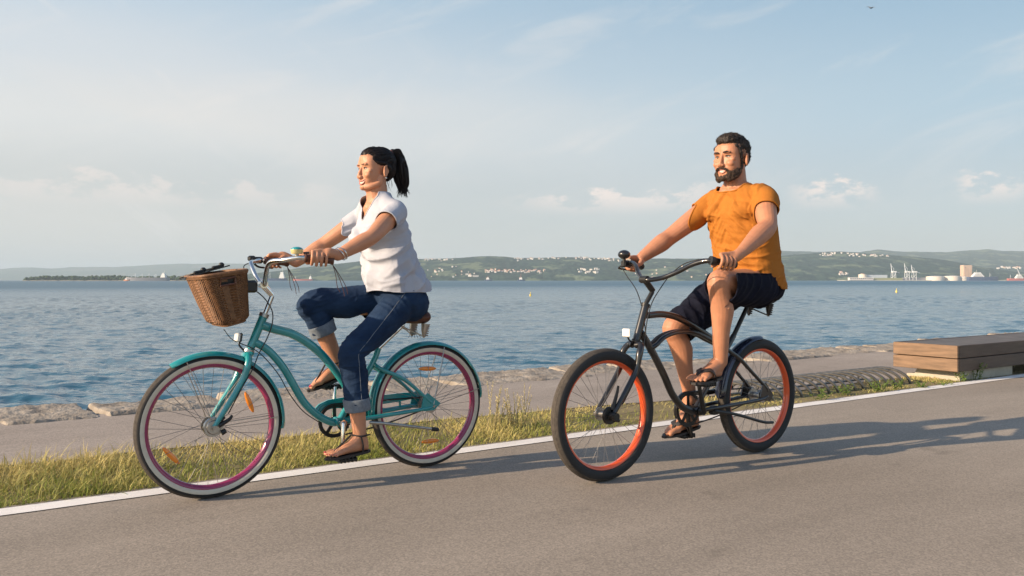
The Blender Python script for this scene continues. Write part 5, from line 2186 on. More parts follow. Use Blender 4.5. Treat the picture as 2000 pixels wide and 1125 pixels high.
def leaf_weed(name, at_a, at_p, h, nst, spread, label, col0, leafw=.012, group=None, seedhead=False):
    """a clump of upright stems with leaves, one plant"""
    r = random.Random(int(at_a * 1000) % 9973)
    c0 = pl(at_a, at_p, -.008)
    root = tag(empty(name, c0), label, 'plant', group)
    st, lf = MB(), MB()
    for k in range(nst):
        th = r.uniform(0, 6.28)
        le = r.uniform(.05, spread)
        hh = h * r.uniform(.55, 1.0)
        b_ = V(r.gauss(0, spread * .25), r.gauss(0, spread * .25), 0)
        tp = b_ + V(le * math.cos(th), le * math.sin(th), hh)
        md_ = b_.lerp(tp, .5) + V(0, 0, hh * .1)
        st.tube([b_, md_, tp], [.0026, .002, .001], n=5, sub=3)
        nl = int(hh / .016)
        for q in range(nl):
            t_ = .15 + .85 * q / nl
            p = b_.lerp(tp, t_) + V(0, 0, hh * .1 * math.sin(t_ * math.pi))
            an = q * 2.4 + r.uniform(-.4, .4)
            L_ = (.05 if not seedhead else .030) * (1 - .45 * t_) * r.uniform(.7, 1.3)
            w_ = leafw * (1 - .4 * t_) * r.uniform(.7, 1.2)
            d_ = V(math.cos(an), math.sin(an), r.uniform(.3, 1.0) if not seedhead else 1.8).normalized()
            s_ = V(-math.sin(an), math.cos(an), 0)
            m1 = p + d_ * L_ * .5 + V(0, 0, .004)
            e_ = p + d_ * L_ - V(0, 0, L_ * .25)
            lf.add([p, m1 - s_ * w_, m1 + s_ * w_, e_], [(0, 1, 3, 2)])
    st.build('stem', M[col0 + '_stem'], root)
    lf.build('leaves', M[col0 + '_leaf'], root, smooth=False)
    return root


M['green_stem'] = mat('green weed stem', (.10, .13, .03), .7)
M['green_leaf'] = mat('green weed leaf', (.095, .155, .022), .6, 0, .3, 30)
M['pale_stem'] = mat('dry weed stem', (.30, .25, .12), .8)
M['pale_leaf'] = mat('dry weed seed head', (.58, .50, .27), .8, 0, .2, 40)


def gap(px, py):
    p = ground(px, py)
    return p.dot(PD), p.dot(PN)


for i, (px, py, h, ns, lab) in enumerate(((1909, 741, .20, 7, 'tallest green weed growing against the dark side of the wooden bench'), (1880, 745, .12, 7, 'short green weed at the near corner of the wooden bench'), (1648, 770, .11, 11, 'bright leafy weed at the front of the coiled bike rack'), (1712, 764, .13, 11, 'bushy weed in front of the middle of the coiled bike rack'), (1602, 781, .12, 7, 'sparse weed at the bike rack end nearest the orange wheel'), (1750, 759, .10, 8, 'low weed under the right half of the coiled bike rack'), (1795, 757, .07, 9, 'low green weed between the bike rack and the bench'), (1840, 752, .06, 8, 'creeping green weed under the end of the bench'))):
    a_, p_ = gap(px, py)
    leaf_weed('weed_plant', a_, p_, h, ns, .10, lab, 'green', .011, 'green weeds along the path edge')
for i, (px, py, h, lab) in enumerate(((979, 842, .30, 'tall pale grass tuft, leftmost of those between the bicycles'), (1020, 838, .25, 'thick pale grass tuft between the bicycles, bushiest of the row'), (1042, 834, .29, 'tall pale grass tuft next to the orange rimmed front wheel'), (993, 840, .22, 'short pale grass tuft between the two bicycles'))):
    a_, p_ = gap(px, py)
    leaf_weed('grass_tuft', a_, p_ + .12, h * 1.15, 6 if i != 1 else 13, .06, lab, 'pale', .0055, 'pale grass tufts between the bicycles', True)

# ------- bench
M['bench_end'] = mat('bench planks painted sunlit', (.175, .105, .060), .65, 0, .35, 4, bump=.001, bscale=60, stretch=(1, 1, 9), detail=9)  # end boards: the warm sunlit tone is put into the base colour
M['bench_side'] = mat('bench planks painted shaded', (.085, .054, .036), .6, 0, .3, 4, bump=.001, bscale=60, stretch=(1, 1, 9), detail=9)  # same boards on the long sides, their shade painted in as darker colour
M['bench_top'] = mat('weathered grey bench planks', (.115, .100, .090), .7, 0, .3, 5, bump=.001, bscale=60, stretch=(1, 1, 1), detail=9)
M['concrete'] = mat('pale concrete', (.42, .38, .31), .85, 0, .12, 9, bump=.002, bscale=40)
bc_ = ground(1870, 727, .10)
ba, bp_ = bc_.dot(PD), bc_.dot(PN)
BW, BLn, Z0, Z1 = .69, 7.0, .10, .366
bench = tag(empty('bench', pl(ba + BLn / 2, bp_ + BW / 2, 0), TH), 'low wide platform bench of brown wooden planks beside the path', 'bench')


def bl_(a, p, z):        # bench local: along, across from the near corner
    return V(a - BLn / 2, p - BW / 2, z)


top = MB()
npl = 6
for k in range(npl):
    w_ = (BW - .076) / npl
    top.box(bl_(BLn / 2 + .02, .038 + w_ * (k + .5), Z1 - .022), (BLn - .04, w_ - .004, .036), bev=.003)
top.build('seat', M['bench_top'], bench, smooth=False)
hb_ = (Z1 - Z0 - .008) / 2
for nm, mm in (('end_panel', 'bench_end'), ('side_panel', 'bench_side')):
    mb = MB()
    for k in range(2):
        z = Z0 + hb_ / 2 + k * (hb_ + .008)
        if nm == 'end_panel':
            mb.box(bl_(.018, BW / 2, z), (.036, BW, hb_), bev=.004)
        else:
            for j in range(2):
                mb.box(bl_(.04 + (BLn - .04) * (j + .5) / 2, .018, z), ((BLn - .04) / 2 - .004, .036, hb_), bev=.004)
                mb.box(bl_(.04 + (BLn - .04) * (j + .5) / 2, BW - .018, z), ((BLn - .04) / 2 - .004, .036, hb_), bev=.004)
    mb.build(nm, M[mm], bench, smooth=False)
for j in range(3):
    mb = MB()
    mb.prism([bl_(.10 + j * 2.9, .10, -.02), bl_(.10 + j * 2.9, .62, -.02), bl_(.10 + j * 2.9, .62, .02), bl_(.10 + j * 2.9, .50, .035), bl_(.10 + j * 2.9, .46, Z0 + .05), bl_(.10 + j * 2.9, .10, Z0 + .05)], .0, V(1, 0, 0))
    mb = MB()
    x0 = .16 + j * 2.7
    prof_ = [(.06, -.02), (.63, -.02), (.63, .022), (.54, .032), (.49, Z0 + .04), (.06, Z0 + .04)]
    mb.loft([[bl_(x, p, z) for p, z in prof_] for x in (x0, x0 + 1.1)])
    mb.build('plinth', M['concrete'], bench, smooth=False)

# ------- coiled bike rack
M['rack'] = mat('worn galvanised rack steel', (.15, .145, .135), .36, .75, .3, 20)
ra0, _ = gap(1512, 790)
ra1, _ = gap(1782, 750)
rp0, rp1, rh = 4.62, 5.10, .155
rack = tag(empty('bike_rack', pl((ra0 + ra1) / 2, (rp0 + rp1) / 2, 0), TH), 'low steel bike rack of overlapping coiled hoops beside the bench', 'bike rack')
nh = 18
ral = ra1 - ra0
for k in range(nh):
    x0 = -ral / 2 + ral * k / (nh - 1)
    pts = []
    for j in range(15):
        t_ = j / 14
        ph = math.pi * t_
        y = -(rp1 - rp0) / 2 * math.cos(ph)
        pts.append(V(x0 + .17 * (.5 - t_), y, rh * math.sin(ph) ** .8 - .02))
    MB().tube(pts, .0140, n=8, sub=2).build('hoop', M['rack'], rack)
mb = MB()
mb.tube([V(-ral / 2 - .1, .03, .035), V(ral / 2 - .25, .03, .035)], .010, n=8, sub=1)
mb.build('rail', M['rack'], rack)
# ---------------------------------------------------------------- the far shore
def hills_mat(name, c1, c2, c3, scale):
    m = bpy.data.materials.new(name)
    m.use_nodes = True
    t = m.node_tree
    b = t.nodes['Principled BSDF']
    b.inputs['Roughness'].default_value = .95
    b.inputs['Specular IOR Level'].default_value = .1
    g = t.nodes.new('ShaderNodeNewGeometry')

    def noi(s, d, sz=1.0):
        mp = t.nodes.new('ShaderNodeMapping')
        mp.inputs['Scale'].default_value = (s, s * .5, s * sz)
        t.links.new(g.outputs['Position'], mp.inputs[0])
        n = t.nodes.new('ShaderNodeTexNoise')
        n.inputs['Scale'].default_value = 1
        n.inputs['Detail'].default_value = d
        n.inputs['Roughness'].default_value = .6
        t.links.new(mp.outputs[0], n.inputs[0])
        return n.outputs[0]

    def mixs(x, lo, hi, a, c):
        r = t.nodes.new('ShaderNodeMapRange')
        r.inputs['From Min'].default_value = lo
        r.inputs['From Max'].default_value = hi
        t.links.new(x, r.inputs[0])
        q = t.nodes.new('ShaderNodeMix')
        q.data_type = 'RGBA'
        t.links.new(r.outputs[0], q.inputs[0])
        for i, z in ((6, a), (7, c)):
            if isinstance(z, tuple):
                q.inputs[i].default_value = (*z, 1)
            else:
                t.links.new(z, q.inputs[i])
        return q.outputs[2]
    k = mixs(noi(.022 * scale, 8), .42, .58, c1, c2)
    k = mixs(noi(.005 * scale, 5, 3.0), .54, .60, k, c3)
    t.links.new(k, b.inputs['Base Color'])
    return m


M['wooded'] = hills_mat('wooded hillside', (.006, .024, .022), (.032, .064, .042), (.12, .15, .085), 1.3)
M['dark_wood'] = hills_mat('dark wood', (.015, .035, .014), (.05, .075, .028), (.06, .085, .03), 3.0)
M['far_mountain'] = hills_mat('far mountain', (.04, .07, .04), (.07, .10, .05), (.12, .12, .08), .5)


def hill(name, m, ridge, d0, d1, base_py=None, rough=6.0, seed=0.0, nx=260, ny=26, canopy=0.0, kind='structure', label=None, cat=None):
    """land rising from the shore at depth d0 to the ridge (photo pixel profile) at depth d1"""
    xs = [r[0] for r in ridge]
    ys = [r[1] for r in ridge]
    vs, fs = [], []
    for i in range(nx + 1):
        px = xs[0] + (xs[-1] - xs[0]) * i / nx
        py = float(np.interp(px, xs, ys))
        zr = HCAM - (py - HY) / FPX * d1
        for j in range(ny + 1):
            t_ = j / ny
            if t_ <= .8:
                u = t_ / .8
                d = d0 + (d1 - d0) * u
                h = zr * (u ** .85)
            else:
                u = (t_ - .8) / .2
                d = d1 + (d1 - d0) * .5 * u
                h = zr * (1 - .5 * u)
            x = (px - 1000) / FPX * d
            h = max(h, 0)
            q = noise.noise((x * .004 + seed, d * .003, seed)) * 1.6 + noise.noise((x * .012 + seed, d * .009, seed)) * .8
            c = canopy * (noise.noise((x * .05, d * .02, seed)) + .6 * noise.noise((x * .13, d * .05, seed)))
            e = min(1, h / 12)
            hh = WATER_Z + .3 + h + (q * rough + c) * e * (.35 if .7 < t_ < .85 else 1)
            if t_ == 0:
                hh = WATER_Z - .5
            vs.append((x, d, hh))
    for i in range(nx):
        for j in range(ny):
            fs.append((i * (ny + 1) + j, (i + 1) * (ny + 1) + j, (i + 1) * (ny + 1) + j + 1, i * (ny + 1) + j + 1))
    o = MB().add(vs, fs).build(name, m)
    tag(o, label, cat, None, kind)
    bvh_src.append((vs, fs))
    return o


from mathutils.bvhtree import BVHTree
bvh_src = []
main_ridge = [(420, 541), (470, 536), (540, 529), (600, 522), (650, 516), (700, 510), (760, 507), (820, 505.5), (880, 504.5), (925, 501), (955, 499.5), (985, 501), (1010, 504), (1060, 503), (1110, 502), (1180, 503.5), (1240, 505), (1300, 504.5), (1380, 505), (1450, 504), (1520, 499.5), (1570, 496), (1605, 493.5), (1640, 491), (1665, 494), (1720, 496.5), (1770, 500.5), (1820, 504), (1860, 510), (1890, 516), (1920, 522), (1980, 530), (2060, 538), (2200, 545)]
hill('main_hill', M['wooded'], [(380, 545)] + main_ridge, 4300, 5600, seed=1.0, nx=520, ny=60, canopy=5, rough=5)
main_bvh = BVHTree.FromPolygons(*bvh_src[0])
hill('right_hill', M['wooded'], [(1440, 520), (1520, 489), (1600, 491.5), (1680, 492), (1715, 486.5), (1760, 491), (1800, 491.5), (1850, 492.5), (1890, 489), (1930, 486.5), (1960, 490), (2000, 491), (2080, 488), (2200, 493), (2400, 500)], 6500, 9500, seed=4.0, nx=260, ny=30, rough=10, canopy=6)
right_bvh = BVHTree.FromPolygons(*bvh_src[1])
hill('left_mountains', M['far_mountain'], [(-400, 532), (-200, 528), (-60, 526), (0, 525), (45, 522.5), (100, 524), (160, 521), (220, 521.5), (300, 517), (355, 515), (420, 514), (480, 515), (560, 514), (640, 514), (720, 520), (900, 530)], 12500, 15500, seed=7.0, nx=200, ny=20, rough=14)
# the wooded headland on the left: rounded canopies over the shore
prom = [(46, 546), (52, 541), (70, 538.5), (100, 537), (130, 538), (150, 537), (170, 539), (186, 536), (230, 536.5), (252, 539), (300, 538), (340, 537), (370, 540), (400, 539), (440, 541), (480, 546)]
mb = MB()
D_ = 3000
rs = random.Random(12)
xs_, ys_ = [p[0] for p in prom], [p[1] for p in prom]
for k in range(520):
    px = rs.uniform(48, 478)
    hy = float(np.interp(px, xs_, ys_))
    top_ = HCAM - (hy - HY) / FPX * D_
    d = D_ + rs.uniform(-30, 90)
    r = rs.uniform(3.2, 6.5)
    zc = max(1, (top_ - r) * rs.uniform(.15, 1.0))
    c = V((px - 1000) / FPX * d, d, zc)
    n_ = 8
    mb.ell(c, (r * 1.25, r, r * rs.uniform(.8, 1.1)), nu=7, nv=5)
hl = mb.build('headland_wood', M['dark_wood'])
tag(hl, 'dark wooded headland at the left end of the bay', 'wood', None, 'stuff')
mb = MB()
lx = np.linspace(44, 490, 90)
mb.loft([[at(px, 549.2, D_ - 45 + 6 * noise.noise((px * .1, 0, 0))), at(px, 549.2, D_ - 45) + V(0, 0, 3.2 + 1.5 * noise.noise((px * .2, 3, 0))), at(px, 549.2, D_ + 60) + V(0, 0, 4.5), at(px, 549.2, D_ + 110) + V(0, 0, -2)] for px in lx])
o = mb.build('headland_shore', mat('pale cliff', (.22, .20, .15), .9, 0, .2, .05), smooth=False)
o['kind'] = 'structure'

# ---------------- houses
M['house_wall'] = mat('white rendered wall', (.60, .57, .53), .8)
M['house_cream'] = mat('cream rendered wall', (.62, .52, .40), .8)
M['roof_red'] = mat('red tiles', (.42, .15, .09), .8)
M['roof_pale'] = mat('pale roof', (.55, .47, .40), .8)


def house_mesh(w, d, h, rh_, wall_m, roof_m):
    mb = MB()
    mb.add([V(x, y, z) for x in (-w / 2, w / 2) for y in (-d / 2, d / 2) for z in (-6, h)], [(0, 1, 3, 2), (4, 6, 7, 5), (0, 4, 5, 1), (2, 3, 7, 6), (1, 5, 7, 3)], 0)
    o_ = .5
    mb.add([V(-w / 2 - o_, -d / 2 - o_, h), V(w / 2 + o_, -d / 2 - o_, h), V(w / 2 + o_, d / 2 + o_, h), V(-w / 2 - o_, d / 2 + o_, h), V(-w / 2, 0, h + rh_), V(w / 2, 0, h + rh_)], [(0, 1, 5, 4), (3, 4, 5, 2), (0, 4, 3), (1, 2, 5)], 1)
    return mb.mesh('house', [wall_m, roof_m], False)


hm_ = [house_mesh(11, 9, 6.5, 2.6, M['house_wall'], M['roof_pale']), house_mesh(14, 10, 7, 2.4, M['house_wall'], M['roof_red']), house_mesh(9, 9, 8, 2.4, M['house_cream'], M['roof_red']), house_mesh(20, 11, 9, 1.6, M['house_wall'], M['roof_pale'])]


def place_house(px, py, kind, label, group, bvh, sc_=1.0):
    r = Vector(((px - 1000) / FPX, 1, -(py - HY) / FPX)).normalized()
    hit = bvh.ray_cast(Vector((0, 0, HCAM)), r)
    if hit[0] is None:
        return
    o = bpy.data.objects.new('house', hm_[kind])
    col.objects.link(o)
    o.location = hit[0]
    o.rotation_euler = (0, 0, rs.uniform(-.5, .5))
    k = sc_ * rs.uniform(.6, 1.0)
    o.scale = (k, k, k)
    tag(o, label, 'house', group)


def ridge_y(px):
    return float(np.interp(px, [p[0] for p in main_ridge], [p[1] for p in main_ridge]))


for k in range(70):
    px = rs.uniform(1000, 1215) if k < 58 else rs.uniform(825, 885)
    place_house(px, ridge_y(px) + abs(rs.gauss(0, 1)) * 2.2 + 1.0, rs.choice((0, 1, 0, 3)), 'tiny pale house along the hilltop between the two riders', 'houses along the hilltop between the riders', main_bvh)
for k in range(58):
    px = 945 + rs.random() * 120
    py = 527.5 + rs.random() * 5.5 + (px - 1000) * .01
    place_house(px, py, rs.choice((1, 2, 1)), 'tiny red roofed house in the village on the hillside slope', 'red roofed village on the slope', main_bvh, .95)
for k in range(22):
    px = rs.uniform(1127, 1170)
    place_house(px, 527 + (0 if k % 2 else 6) + rs.uniform(-1, 1.2), rs.choice((0, 3)), 'tiny white block in the cluster low on the hillside left of the bell', 'white blocks low on the hillside', main_bvh, 1.0)
for k in range(48):
    px = rs.uniform(1602, 1735)
    place_house(px, ridge_y(px) + 2.2 + abs(rs.gauss(0, 1)) * 2.4, rs.choice((0, 1, 0)), 'tiny white house in the hilltop village above the port', 'hilltop village above the port', main_bvh, 1.0)
for k in range(10):
    px = rs.uniform(1636, 1655)
    place_house(px, 532 + rs.uniform(0, 5), rs.choice((0, 1)), 'tiny white house on the slope above the long port shed', 'houses above the port shed', main_bvh, .9)
for k in range(16):
    px = rs.uniform(1945, 1998)
    place_house(px, 523.5 + rs.uniform(-1, 2.2), rs.choice((0, 2, 0)), 'tiny pale house in the row above the ships at the right edge', 'houses above the ships', right_bvh, 1.7)
for k in range(44):
    px = rs.uniform(835, 930) if k < 18 else (rs.uniform(1240, 1400) if k < 32 else rs.uniform(700, 820))
    place_house(px, rs.uniform(519, 543), rs.choice((0, 1, 2)), 'small lone house scattered on the wooded hillside', 'scattered hillside houses', main_bvh, .9)
for k, (px, py) in enumerate(((912, 537), (918, 540), (926, 540.5), (932, 540.5))):
    place_house(px, py, 3, 'cream block in the short row by the shore above the left tug', 'cream blocks by the shore', main_bvh, 1.2)

# ---------------- port
def far_thing(name, label, cat, px, d, group=None):
    p = at(px, 548, d)
    p.z = WATER_Z
    return tag(empty(name, p), label, cat, group)


M['hull_blue'] = mat('dark blue hull', (.03, .05, .12), .5)
M['hull_red'] = mat('faded red hull', (.42, .11, .09), .5)
M['hull_grey'] = mat('grey hull', (.20, .20, .22), .5)
M['ship_white'] = mat('white ship paint', (.78, .76, .72), .5)
M['crane_white'] = mat('pale crane steel', (.66, .68, .70), .5)
M['silo'] = mat('tan concrete', (.52, .36, .25), .8, 0, .08, .05)
M['tank'] = mat('cream tank', (.66, .58, .48), .7)
M['shed'] = mat('white shed wall', (.68, .62, .56), .7)
M['shed_green'] = mat('olive shed', (.24, .25, .11), .8)
M['dark_glass'] = mat('dark openings', (.05, .05, .06), .5)
DP = 4150.0
PXM = DP / FPX                                   # metres per photo pixel there


def hull(mb, L_, Bm, H_, bow=.18):
    pr = []
    for t_, w in ((0, .75), (.04, 1), (.7, 1), (.86, .75), (.96, .3), (1, .04)):
        pr.append((t_, w))
    rings = []
    for t_, w in pr:
        x = -L_ / 2 + L_ * t_
        hh = H_ * (1 + bow * max(0, (t_ - .7) / .3) ** 2)
        b_ = Bm / 2 * w
        rings.append([V(x, -b_, hh), V(x, -b_ * .85, -2), V(x, b_ * .85, -2), V(x, b_, hh)])
    return mb.loft(rings)


def ship(label, px, d, Lpx, hull_m, h_px, house_at, house_px, masts=(), flip=False, rot=0.0):
    k = d / FPX
    r = far_thing('ship', label, 'ship', px, d, 'ships in the bay')
    r.rotation_euler.z = rot + (math.pi if flip else 0)
    L_ = Lpx * k
    hull(MB(), L_, L_ * .16, h_px * k).build('hull', hull_m, r)
    w, hh = house_px
    mb = MB()
    x = -L_ / 2 + L_ * house_at
    z0 = h_px * k
    for lv in range(4):
        f = 1 - .16 * lv
        mb.box(V(x, 0, z0 + hh * k * (lv + .5) / 4.2), (w * k * f, L_ * .13 * f, hh * k / 4.2), bev=.2)
    mb.tube([V(x - w * k * .1, 0, z0 + hh * k), V(x - w * k * .1, 0, z0 + hh * k * 1.5)], .5, n=6, sub=1)
    hs_o = mb.build('deckhouse', M['ship_white'], r, smooth=False)
    mb = MB()
    for lv in range(3):
        mb.box(V(x, -L_ * .065 * (1 - .16 * lv) - .05, z0 + hh * k * (lv + .55) / 4.2), (w * k * .8 * (1 - .16 * lv), .12, hh * k / 14))
    mb.build('window_band', M['dark_glass'], hs_o, smooth=False)
    for m_ in masts:
        mm = MB()
        xm = -L_ / 2 + L_ * m_
        mm.tube([V(xm, 0, z0), V(xm, 0, z0 + hh * k * .9)], [.8, .5], n=6, sub=1)
        mm.tube([V(xm, 0, z0 + hh * k * .7), V(xm + L_ * .05, 0, z0 + hh * k * .35)], .4, n=5, sub=1)
        mm.build('mast', M['crane_white'], r)
    return r


ship('long faded red tanker with white bridge at its right end', 592, 4000, 38, M['hull_red'], 3.2, .12, (5, 6), (.88,), flip=True)
ship('dark cargo ship with white bridge behind the chrome handlebar', 533, 4000, 56, M['hull_blue'], 4.5, .18, (10, 13), (.6, .8), flip=True)
ship('grey freighter with four masts off the wooded headland', 288, 2900, 84, M['hull_grey'], 6.5, .12, (9, 9), (.30, .46, .62, .78), flip=True)
ship('blue hulled ship with white bridge moored right of the silo', 1920, DP - 60, 60, M['hull_blue'], 7.5, .32, (22, 9), (.2, .72))
ship('red and white work ship moored at the right edge', 1990, DP - 80, 44, M['hull_red'], 4.5, .5, (14, 8), (.12,))
for lab, px in (('small tug boat with red mast under the red roofed village', 953.5), ('taller tug boat in the middle of the bay', 1018)):
    r = far_thing('tug_boat', lab, 'boat', px, 3600, 'tug boats in the bay')
    k = 3600 / FPX
    hull(MB(), 15 * k, 5 * k, 2.2 * k, .5).build('hull', M['hull_blue'], r)
    mb = MB()
    mb.box(V(-1 * k, 0, 3.6 * k), (6 * k, 3 * k, 2.8 * k), bev=.3)
    mb.box(V(-.5 * k, 0, 5.6 * k), (3.4 * k, 2.4 * k, 1.6 * k), bev=.3)
    mb.build('wheelhouse', M['ship_white'], r, smooth=False)
    mb = MB()
    hgt = 9.5 if px < 1000 else 14
    mb.tube([V(-.5 * k, 0, 6 * k), V(-.5 * k, 0, hgt * k)], .8, n=6, sub=1)
    mb.tube([V(-3.2 * k, 0, 3 * k), V(-3.2 * k, 0, 6.4 * k)], 1.5, n=8, sub=1)
    mb.build('mast', M['hull_red'], r)
r = far_thing('motor_boat', 'small orange and white boat near the wooded headland', 'boat', 248, 2700)
hull(MB(), 20, 6, 4, .5).build('hull', mat('orange hull', (.55, .2, .08), .5), r)
mb = MB()
mb.box(V(-2, 0, 6), (8, 4.5, 4.5), bev=.4)
mb.build('cabin', M['ship_white'], r, smooth=False)

# quay line of the port
mb = MB()
mb.box(at(1855, 547.8, DP + 60) * V(1, 1, 0) + V(0, 0, WATER_Z + 1.2), (430 * PXM, 110, 3.2))
o = mb.build('port_quay', M['concrete'], smooth=False)
o['kind'] = 'structure'
for px, hpx, lab in ((1745, 34, 'leftmost tall white harbour crane with raised boom'), (1771.5, 34, 'middle white harbour crane with raised boom'), (1785, 31, 'rightmost and smallest white harbour crane with raised boom')):
    r = far_thing('harbour_crane', lab, 'crane', px, DP + 40, 'white harbour cranes')
    k = PXM
    mb = MB()
    for sx in (-1, 1):
        for sy in (-1, 1):
            mb.tube([V(sx * 3.6 * k, sy * 9, 2), V(sx * 2.6 * k, sy * 8, 17 * k)], 1.1, n=6, sub=1)
        mb.tube([V(sx * 3.4 * k, -9, 6 * k), V(sx * 3.4 * k, 9, 6 * k)], 1.0, n=6, sub=1)
    mb.tube([V(-3.4 * k, -9, 7 * k), V(3.4 * k, -9, 13 * k)], .8, n=6, sub=1)
    mb.build('portal_frame', M['crane_white'], r)
    mb = MB()
    mb.box(V(1 * k, 0, 17.5 * k), (9 * k, 14, 2.6 * k), bev=.5)
    mb.build('machine_house', M['ship_white'], r, smooth=False)
    mb = MB()
    mb.tube([V(-3 * k, 0, 18 * k), V(-5.2 * k, 0, hpx * k)], [2.0, 1.2], n=6, sub=1)
    mb.tube([V(2 * k, 0, 18 * k), V(12 * k, 0, 15.5 * k)], 1.3, n=6, sub=1)
    mb.tube([V(-1 * k, 0, 18 * k), V(1 * k, 0, 23 * k), V(-4.4 * k, 0, hpx * k * .9)], .7, n=5, sub=1)
    mb.build('boom', M['crane_white'], r)
r = far_thing('silo_tower', 'tall square tan silo tower behind the ships', 'building', 1887, DP + 90)
mb = MB()
mb.box(V(0, 0, 15.5 * PXM), (17 * PXM, 34, 31 * PXM), bev=.3)
for q in range(5):
    mb.box(V((-6.4 + 3.2 * q) * PXM, -17.4, 13 * PXM), (1.6 * PXM, 1.2, 26 * PXM))
mb.build('wall', M['silo'], r, smooth=False)
mb = MB()
mb.box(V(-5.5 * PXM, -17.6, 26.5 * PXM), (.8 * PXM, .6, 2.2 * PXM))
mb.build('window', M['dark_glass'], r, smooth=False)
for px, wpx, hpx, lab in ((1829, 33, 9.5, 'large cream storage tank, leftmost of the port tanks'), (1862, 30, 10, 'cream storage tank just left of the silo tower'), (1881, 20, 8.5, 'small cream storage tank in front of the silo tower')):
    r = far_thing('storage_tank', lab, 'tank', px, DP + 20, 'cream storage tanks')
    k = PXM
    rr_ = wpx / 2 * k
    mb = MB()
    mb.tube([V(0, rr_ * .3, 0), V(0, rr_ * .3, (hpx - 1.6) * k)], rr_, n=36, sub=1)
    mb.build('wall', M['tank'], r)
    mb = MB()
    mb.loft([[V(q * rr_ * math.cos(a), rr_ * .3 + q * rr_ * math.sin(a), z * k) for a in np.linspace(0, 2 * math.pi, 36, endpoint=False)] for q, z in ((1.01, hpx - 1.6), (1.01, hpx - 1.3), (.6, hpx - .4), (.05, hpx))])
    mb.build('roof', M['shed'], r)
r = far_thing('port_shed', 'long low white port building with dark windows', 'building', 1681, DP + 10)
k = PXM
mb = MB()
mb.box(V(0, 0, 3.6 * k), (47 * k, 20, 5.4 * k), bev=.3)
mb.build('wall', M['shed'], r, smooth=False)
for q in range(11):
    mb = MB()
    mb.box(V((-20.5 + 4.1 * q) * k, -10.2, 4.0 * k), (2.3 * k, .5, 1.9 * k))
    mb.build('window', M['dark_glass'], r, smooth=False)
r = far_thing('storage_tank', 'short cream tank rising behind the long low port building', 'tank', 1685, DP + 80, 'cream storage tanks')
mb = MB()
mb.tube([V(0, 0, 0), V(0, 0, 12.5 * k)], 8 * k, n=30, sub=1)
mb.build('wall', M['tank'], r)
mb = MB()
mb.tube([V(0, 0, 12.5 * k), V(0, 0, 14 * k)], [5 * k, 4 * k], n=20, sub=1)
mb.build('roof', M['silo'], r)
r = far_thing('warehouse', 'pale blue flat roofed warehouse behind the port tank', 'building', 1712, DP + 85)
mb = MB()
mb.box(V(0, 0, 6 * k), (40 * k, 18, 11 * k), bev=.3)
mb.build('wall', mat('pale blue wall', (.42, .47, .52), .7), r, smooth=False)
r = far_thing('warehouse', 'olive green low shed under the white cranes', 'building', 1733, DP + 30)
mb = MB()
mb.box(V(0, 0, 3 * k), (58 * k, 14, 5 * k), bev=.3)
mb.build('wall', M['shed_green'], r, smooth=False)
r = far_thing('warehouse', 'dark long shed between the cranes and the tanks', 'building', 1788, DP + 50)
mb = MB()
mb.box(V(0, 0, 3.4 * k), (52 * k, 14, 5.6 * k), bev=.3)
mb.build('wall', M['hull_grey'], r, smooth=False)
r = far_thing('loading_crane', 'slanted white loading crane at the right edge of the port', 'crane', 1992, DP - 20)
mb = MB()
mb.tube([V(3 * k, 0, 6 * k), V(-6 * k, 0, 25 * k)], [1.8, 1.2], n=6, sub=1)
mb.build('boom', M['crane_white'], r)
mb = MB()
mb.box(V(3 * k, 0, 4 * k), (5 * k, 10, 6 * k), bev=.4)
mb.build('cab', M['ship_white'], r, smooth=False)
# hilltop masts
for px, h_, lab in ((889, 9, 'thin radio mast on the hilltop left of the summit'), (957, 5, 'short radio mast on the wooded summit')):
    rr_ = Vector(((px - 1000) / FPX * 5600, 5600, HCAM - (ridge_y(px) + 1 - HY) / FPX * 5600))
    o = MB().tube([V(0, 0, -10), V(0, 0, h_ * 3.5)], [1.0, .5], n=6, sub=1).build('radio_mast', M['hull_grey'])
    o.location = rr_
    tag(o, lab, 'mast')
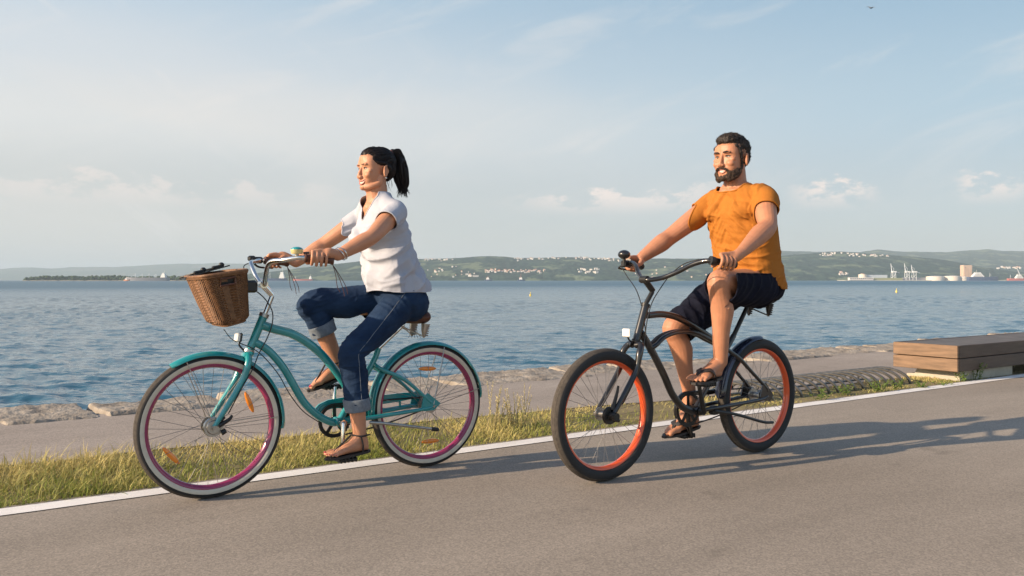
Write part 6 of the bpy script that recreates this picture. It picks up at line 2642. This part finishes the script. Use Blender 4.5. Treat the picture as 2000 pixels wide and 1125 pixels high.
# buoys
for px, py, lab in ((1036, 578, 'pale yellow buoy floating mid bay between the riders'), (1751, 571, 'pale yellow buoy floating in front of the port')):
    p = ground(px, py, WATER_Z)
    r = tag(empty('buoy', p), lab, 'buoy', 'yellow buoys')
    k = p.y / FPX
    mb = MB()
    mb.tube([V(0, 0, -.3), V(0, 0, 1.2 * k), V(0, 0, 3.6 * k)], [1.7 * k, 1.7 * k, .9 * k], n=14, sub=1)
    mb.build('float', M['yellow'], r)
    mb = MB()
    mb.tube([V(0, 0, 3.4 * k), V(0, 0, 6.5 * k)], [.5 * k, .4 * k], n=8, sub=1)
    mb.ell(V(0, 0, 6.8 * k), .8 * k, nu=8, nv=6)
    mb.build('topmark', M['yellow'], r)
# a gull high up
g_ = at(1701, 15.5, 60)
mb = MB()
mb.ell((0, 0, 0), (.16, .05, .045), nu=10, nv=6)
for sy in (-1, 1):
    mb.loft([[V(.06, sy * .03, .01), V(-.06, sy * .03, .012), V(-.06, sy * .03, .002), V(.06, sy * .03, 0)], [V(.05, sy * .22, .09), V(-.05, sy * .22, .09), V(-.05, sy * .22, .082), V(.05, sy * .22, .082)], [V(-.02, sy * .45, .03), V(-.06, sy * .45, .03), V(-.06, sy * .45, .026), V(-.02, sy * .45, .026)]])
mb.prism([V(-.14, .02, 0), V(-.24, .05, 0), V(-.24, -.05, 0), V(-.14, -.02, 0)], .006, V(0, 0, 1))
o = mb.build('bird', mat('gull grey', (.16, .16, .17), .8))
o.location = g_
o.rotation_euler = (.35, 0, .4)
tag(o, 'lone bird gliding high in the sky at upper right', 'bird')

# ---------------------------------------------------------------- haze over the bay
hzm = bpy.data.materials.new('haze')
hzm.use_nodes = True
t = hzm.node_tree
t.nodes.remove(t.nodes['Principled BSDF'])
pv = t.nodes.new('ShaderNodeVolumePrincipled')
pv.inputs['Color'].default_value = (.60, .71, .80, 1)
pv.inputs['Density'].default_value = HAZE
pv.inputs['Anisotropy'].default_value = 0.0
t.links.new(pv.outputs[0], t.nodes['Material Output'].inputs['Volume'])
hz = MB()
hz.box((0, 10500, 228), (44000, 27000, 465))
ho_ = hz.build('haze', hzm, smooth=False)
ho_['kind'] = 'stuff'
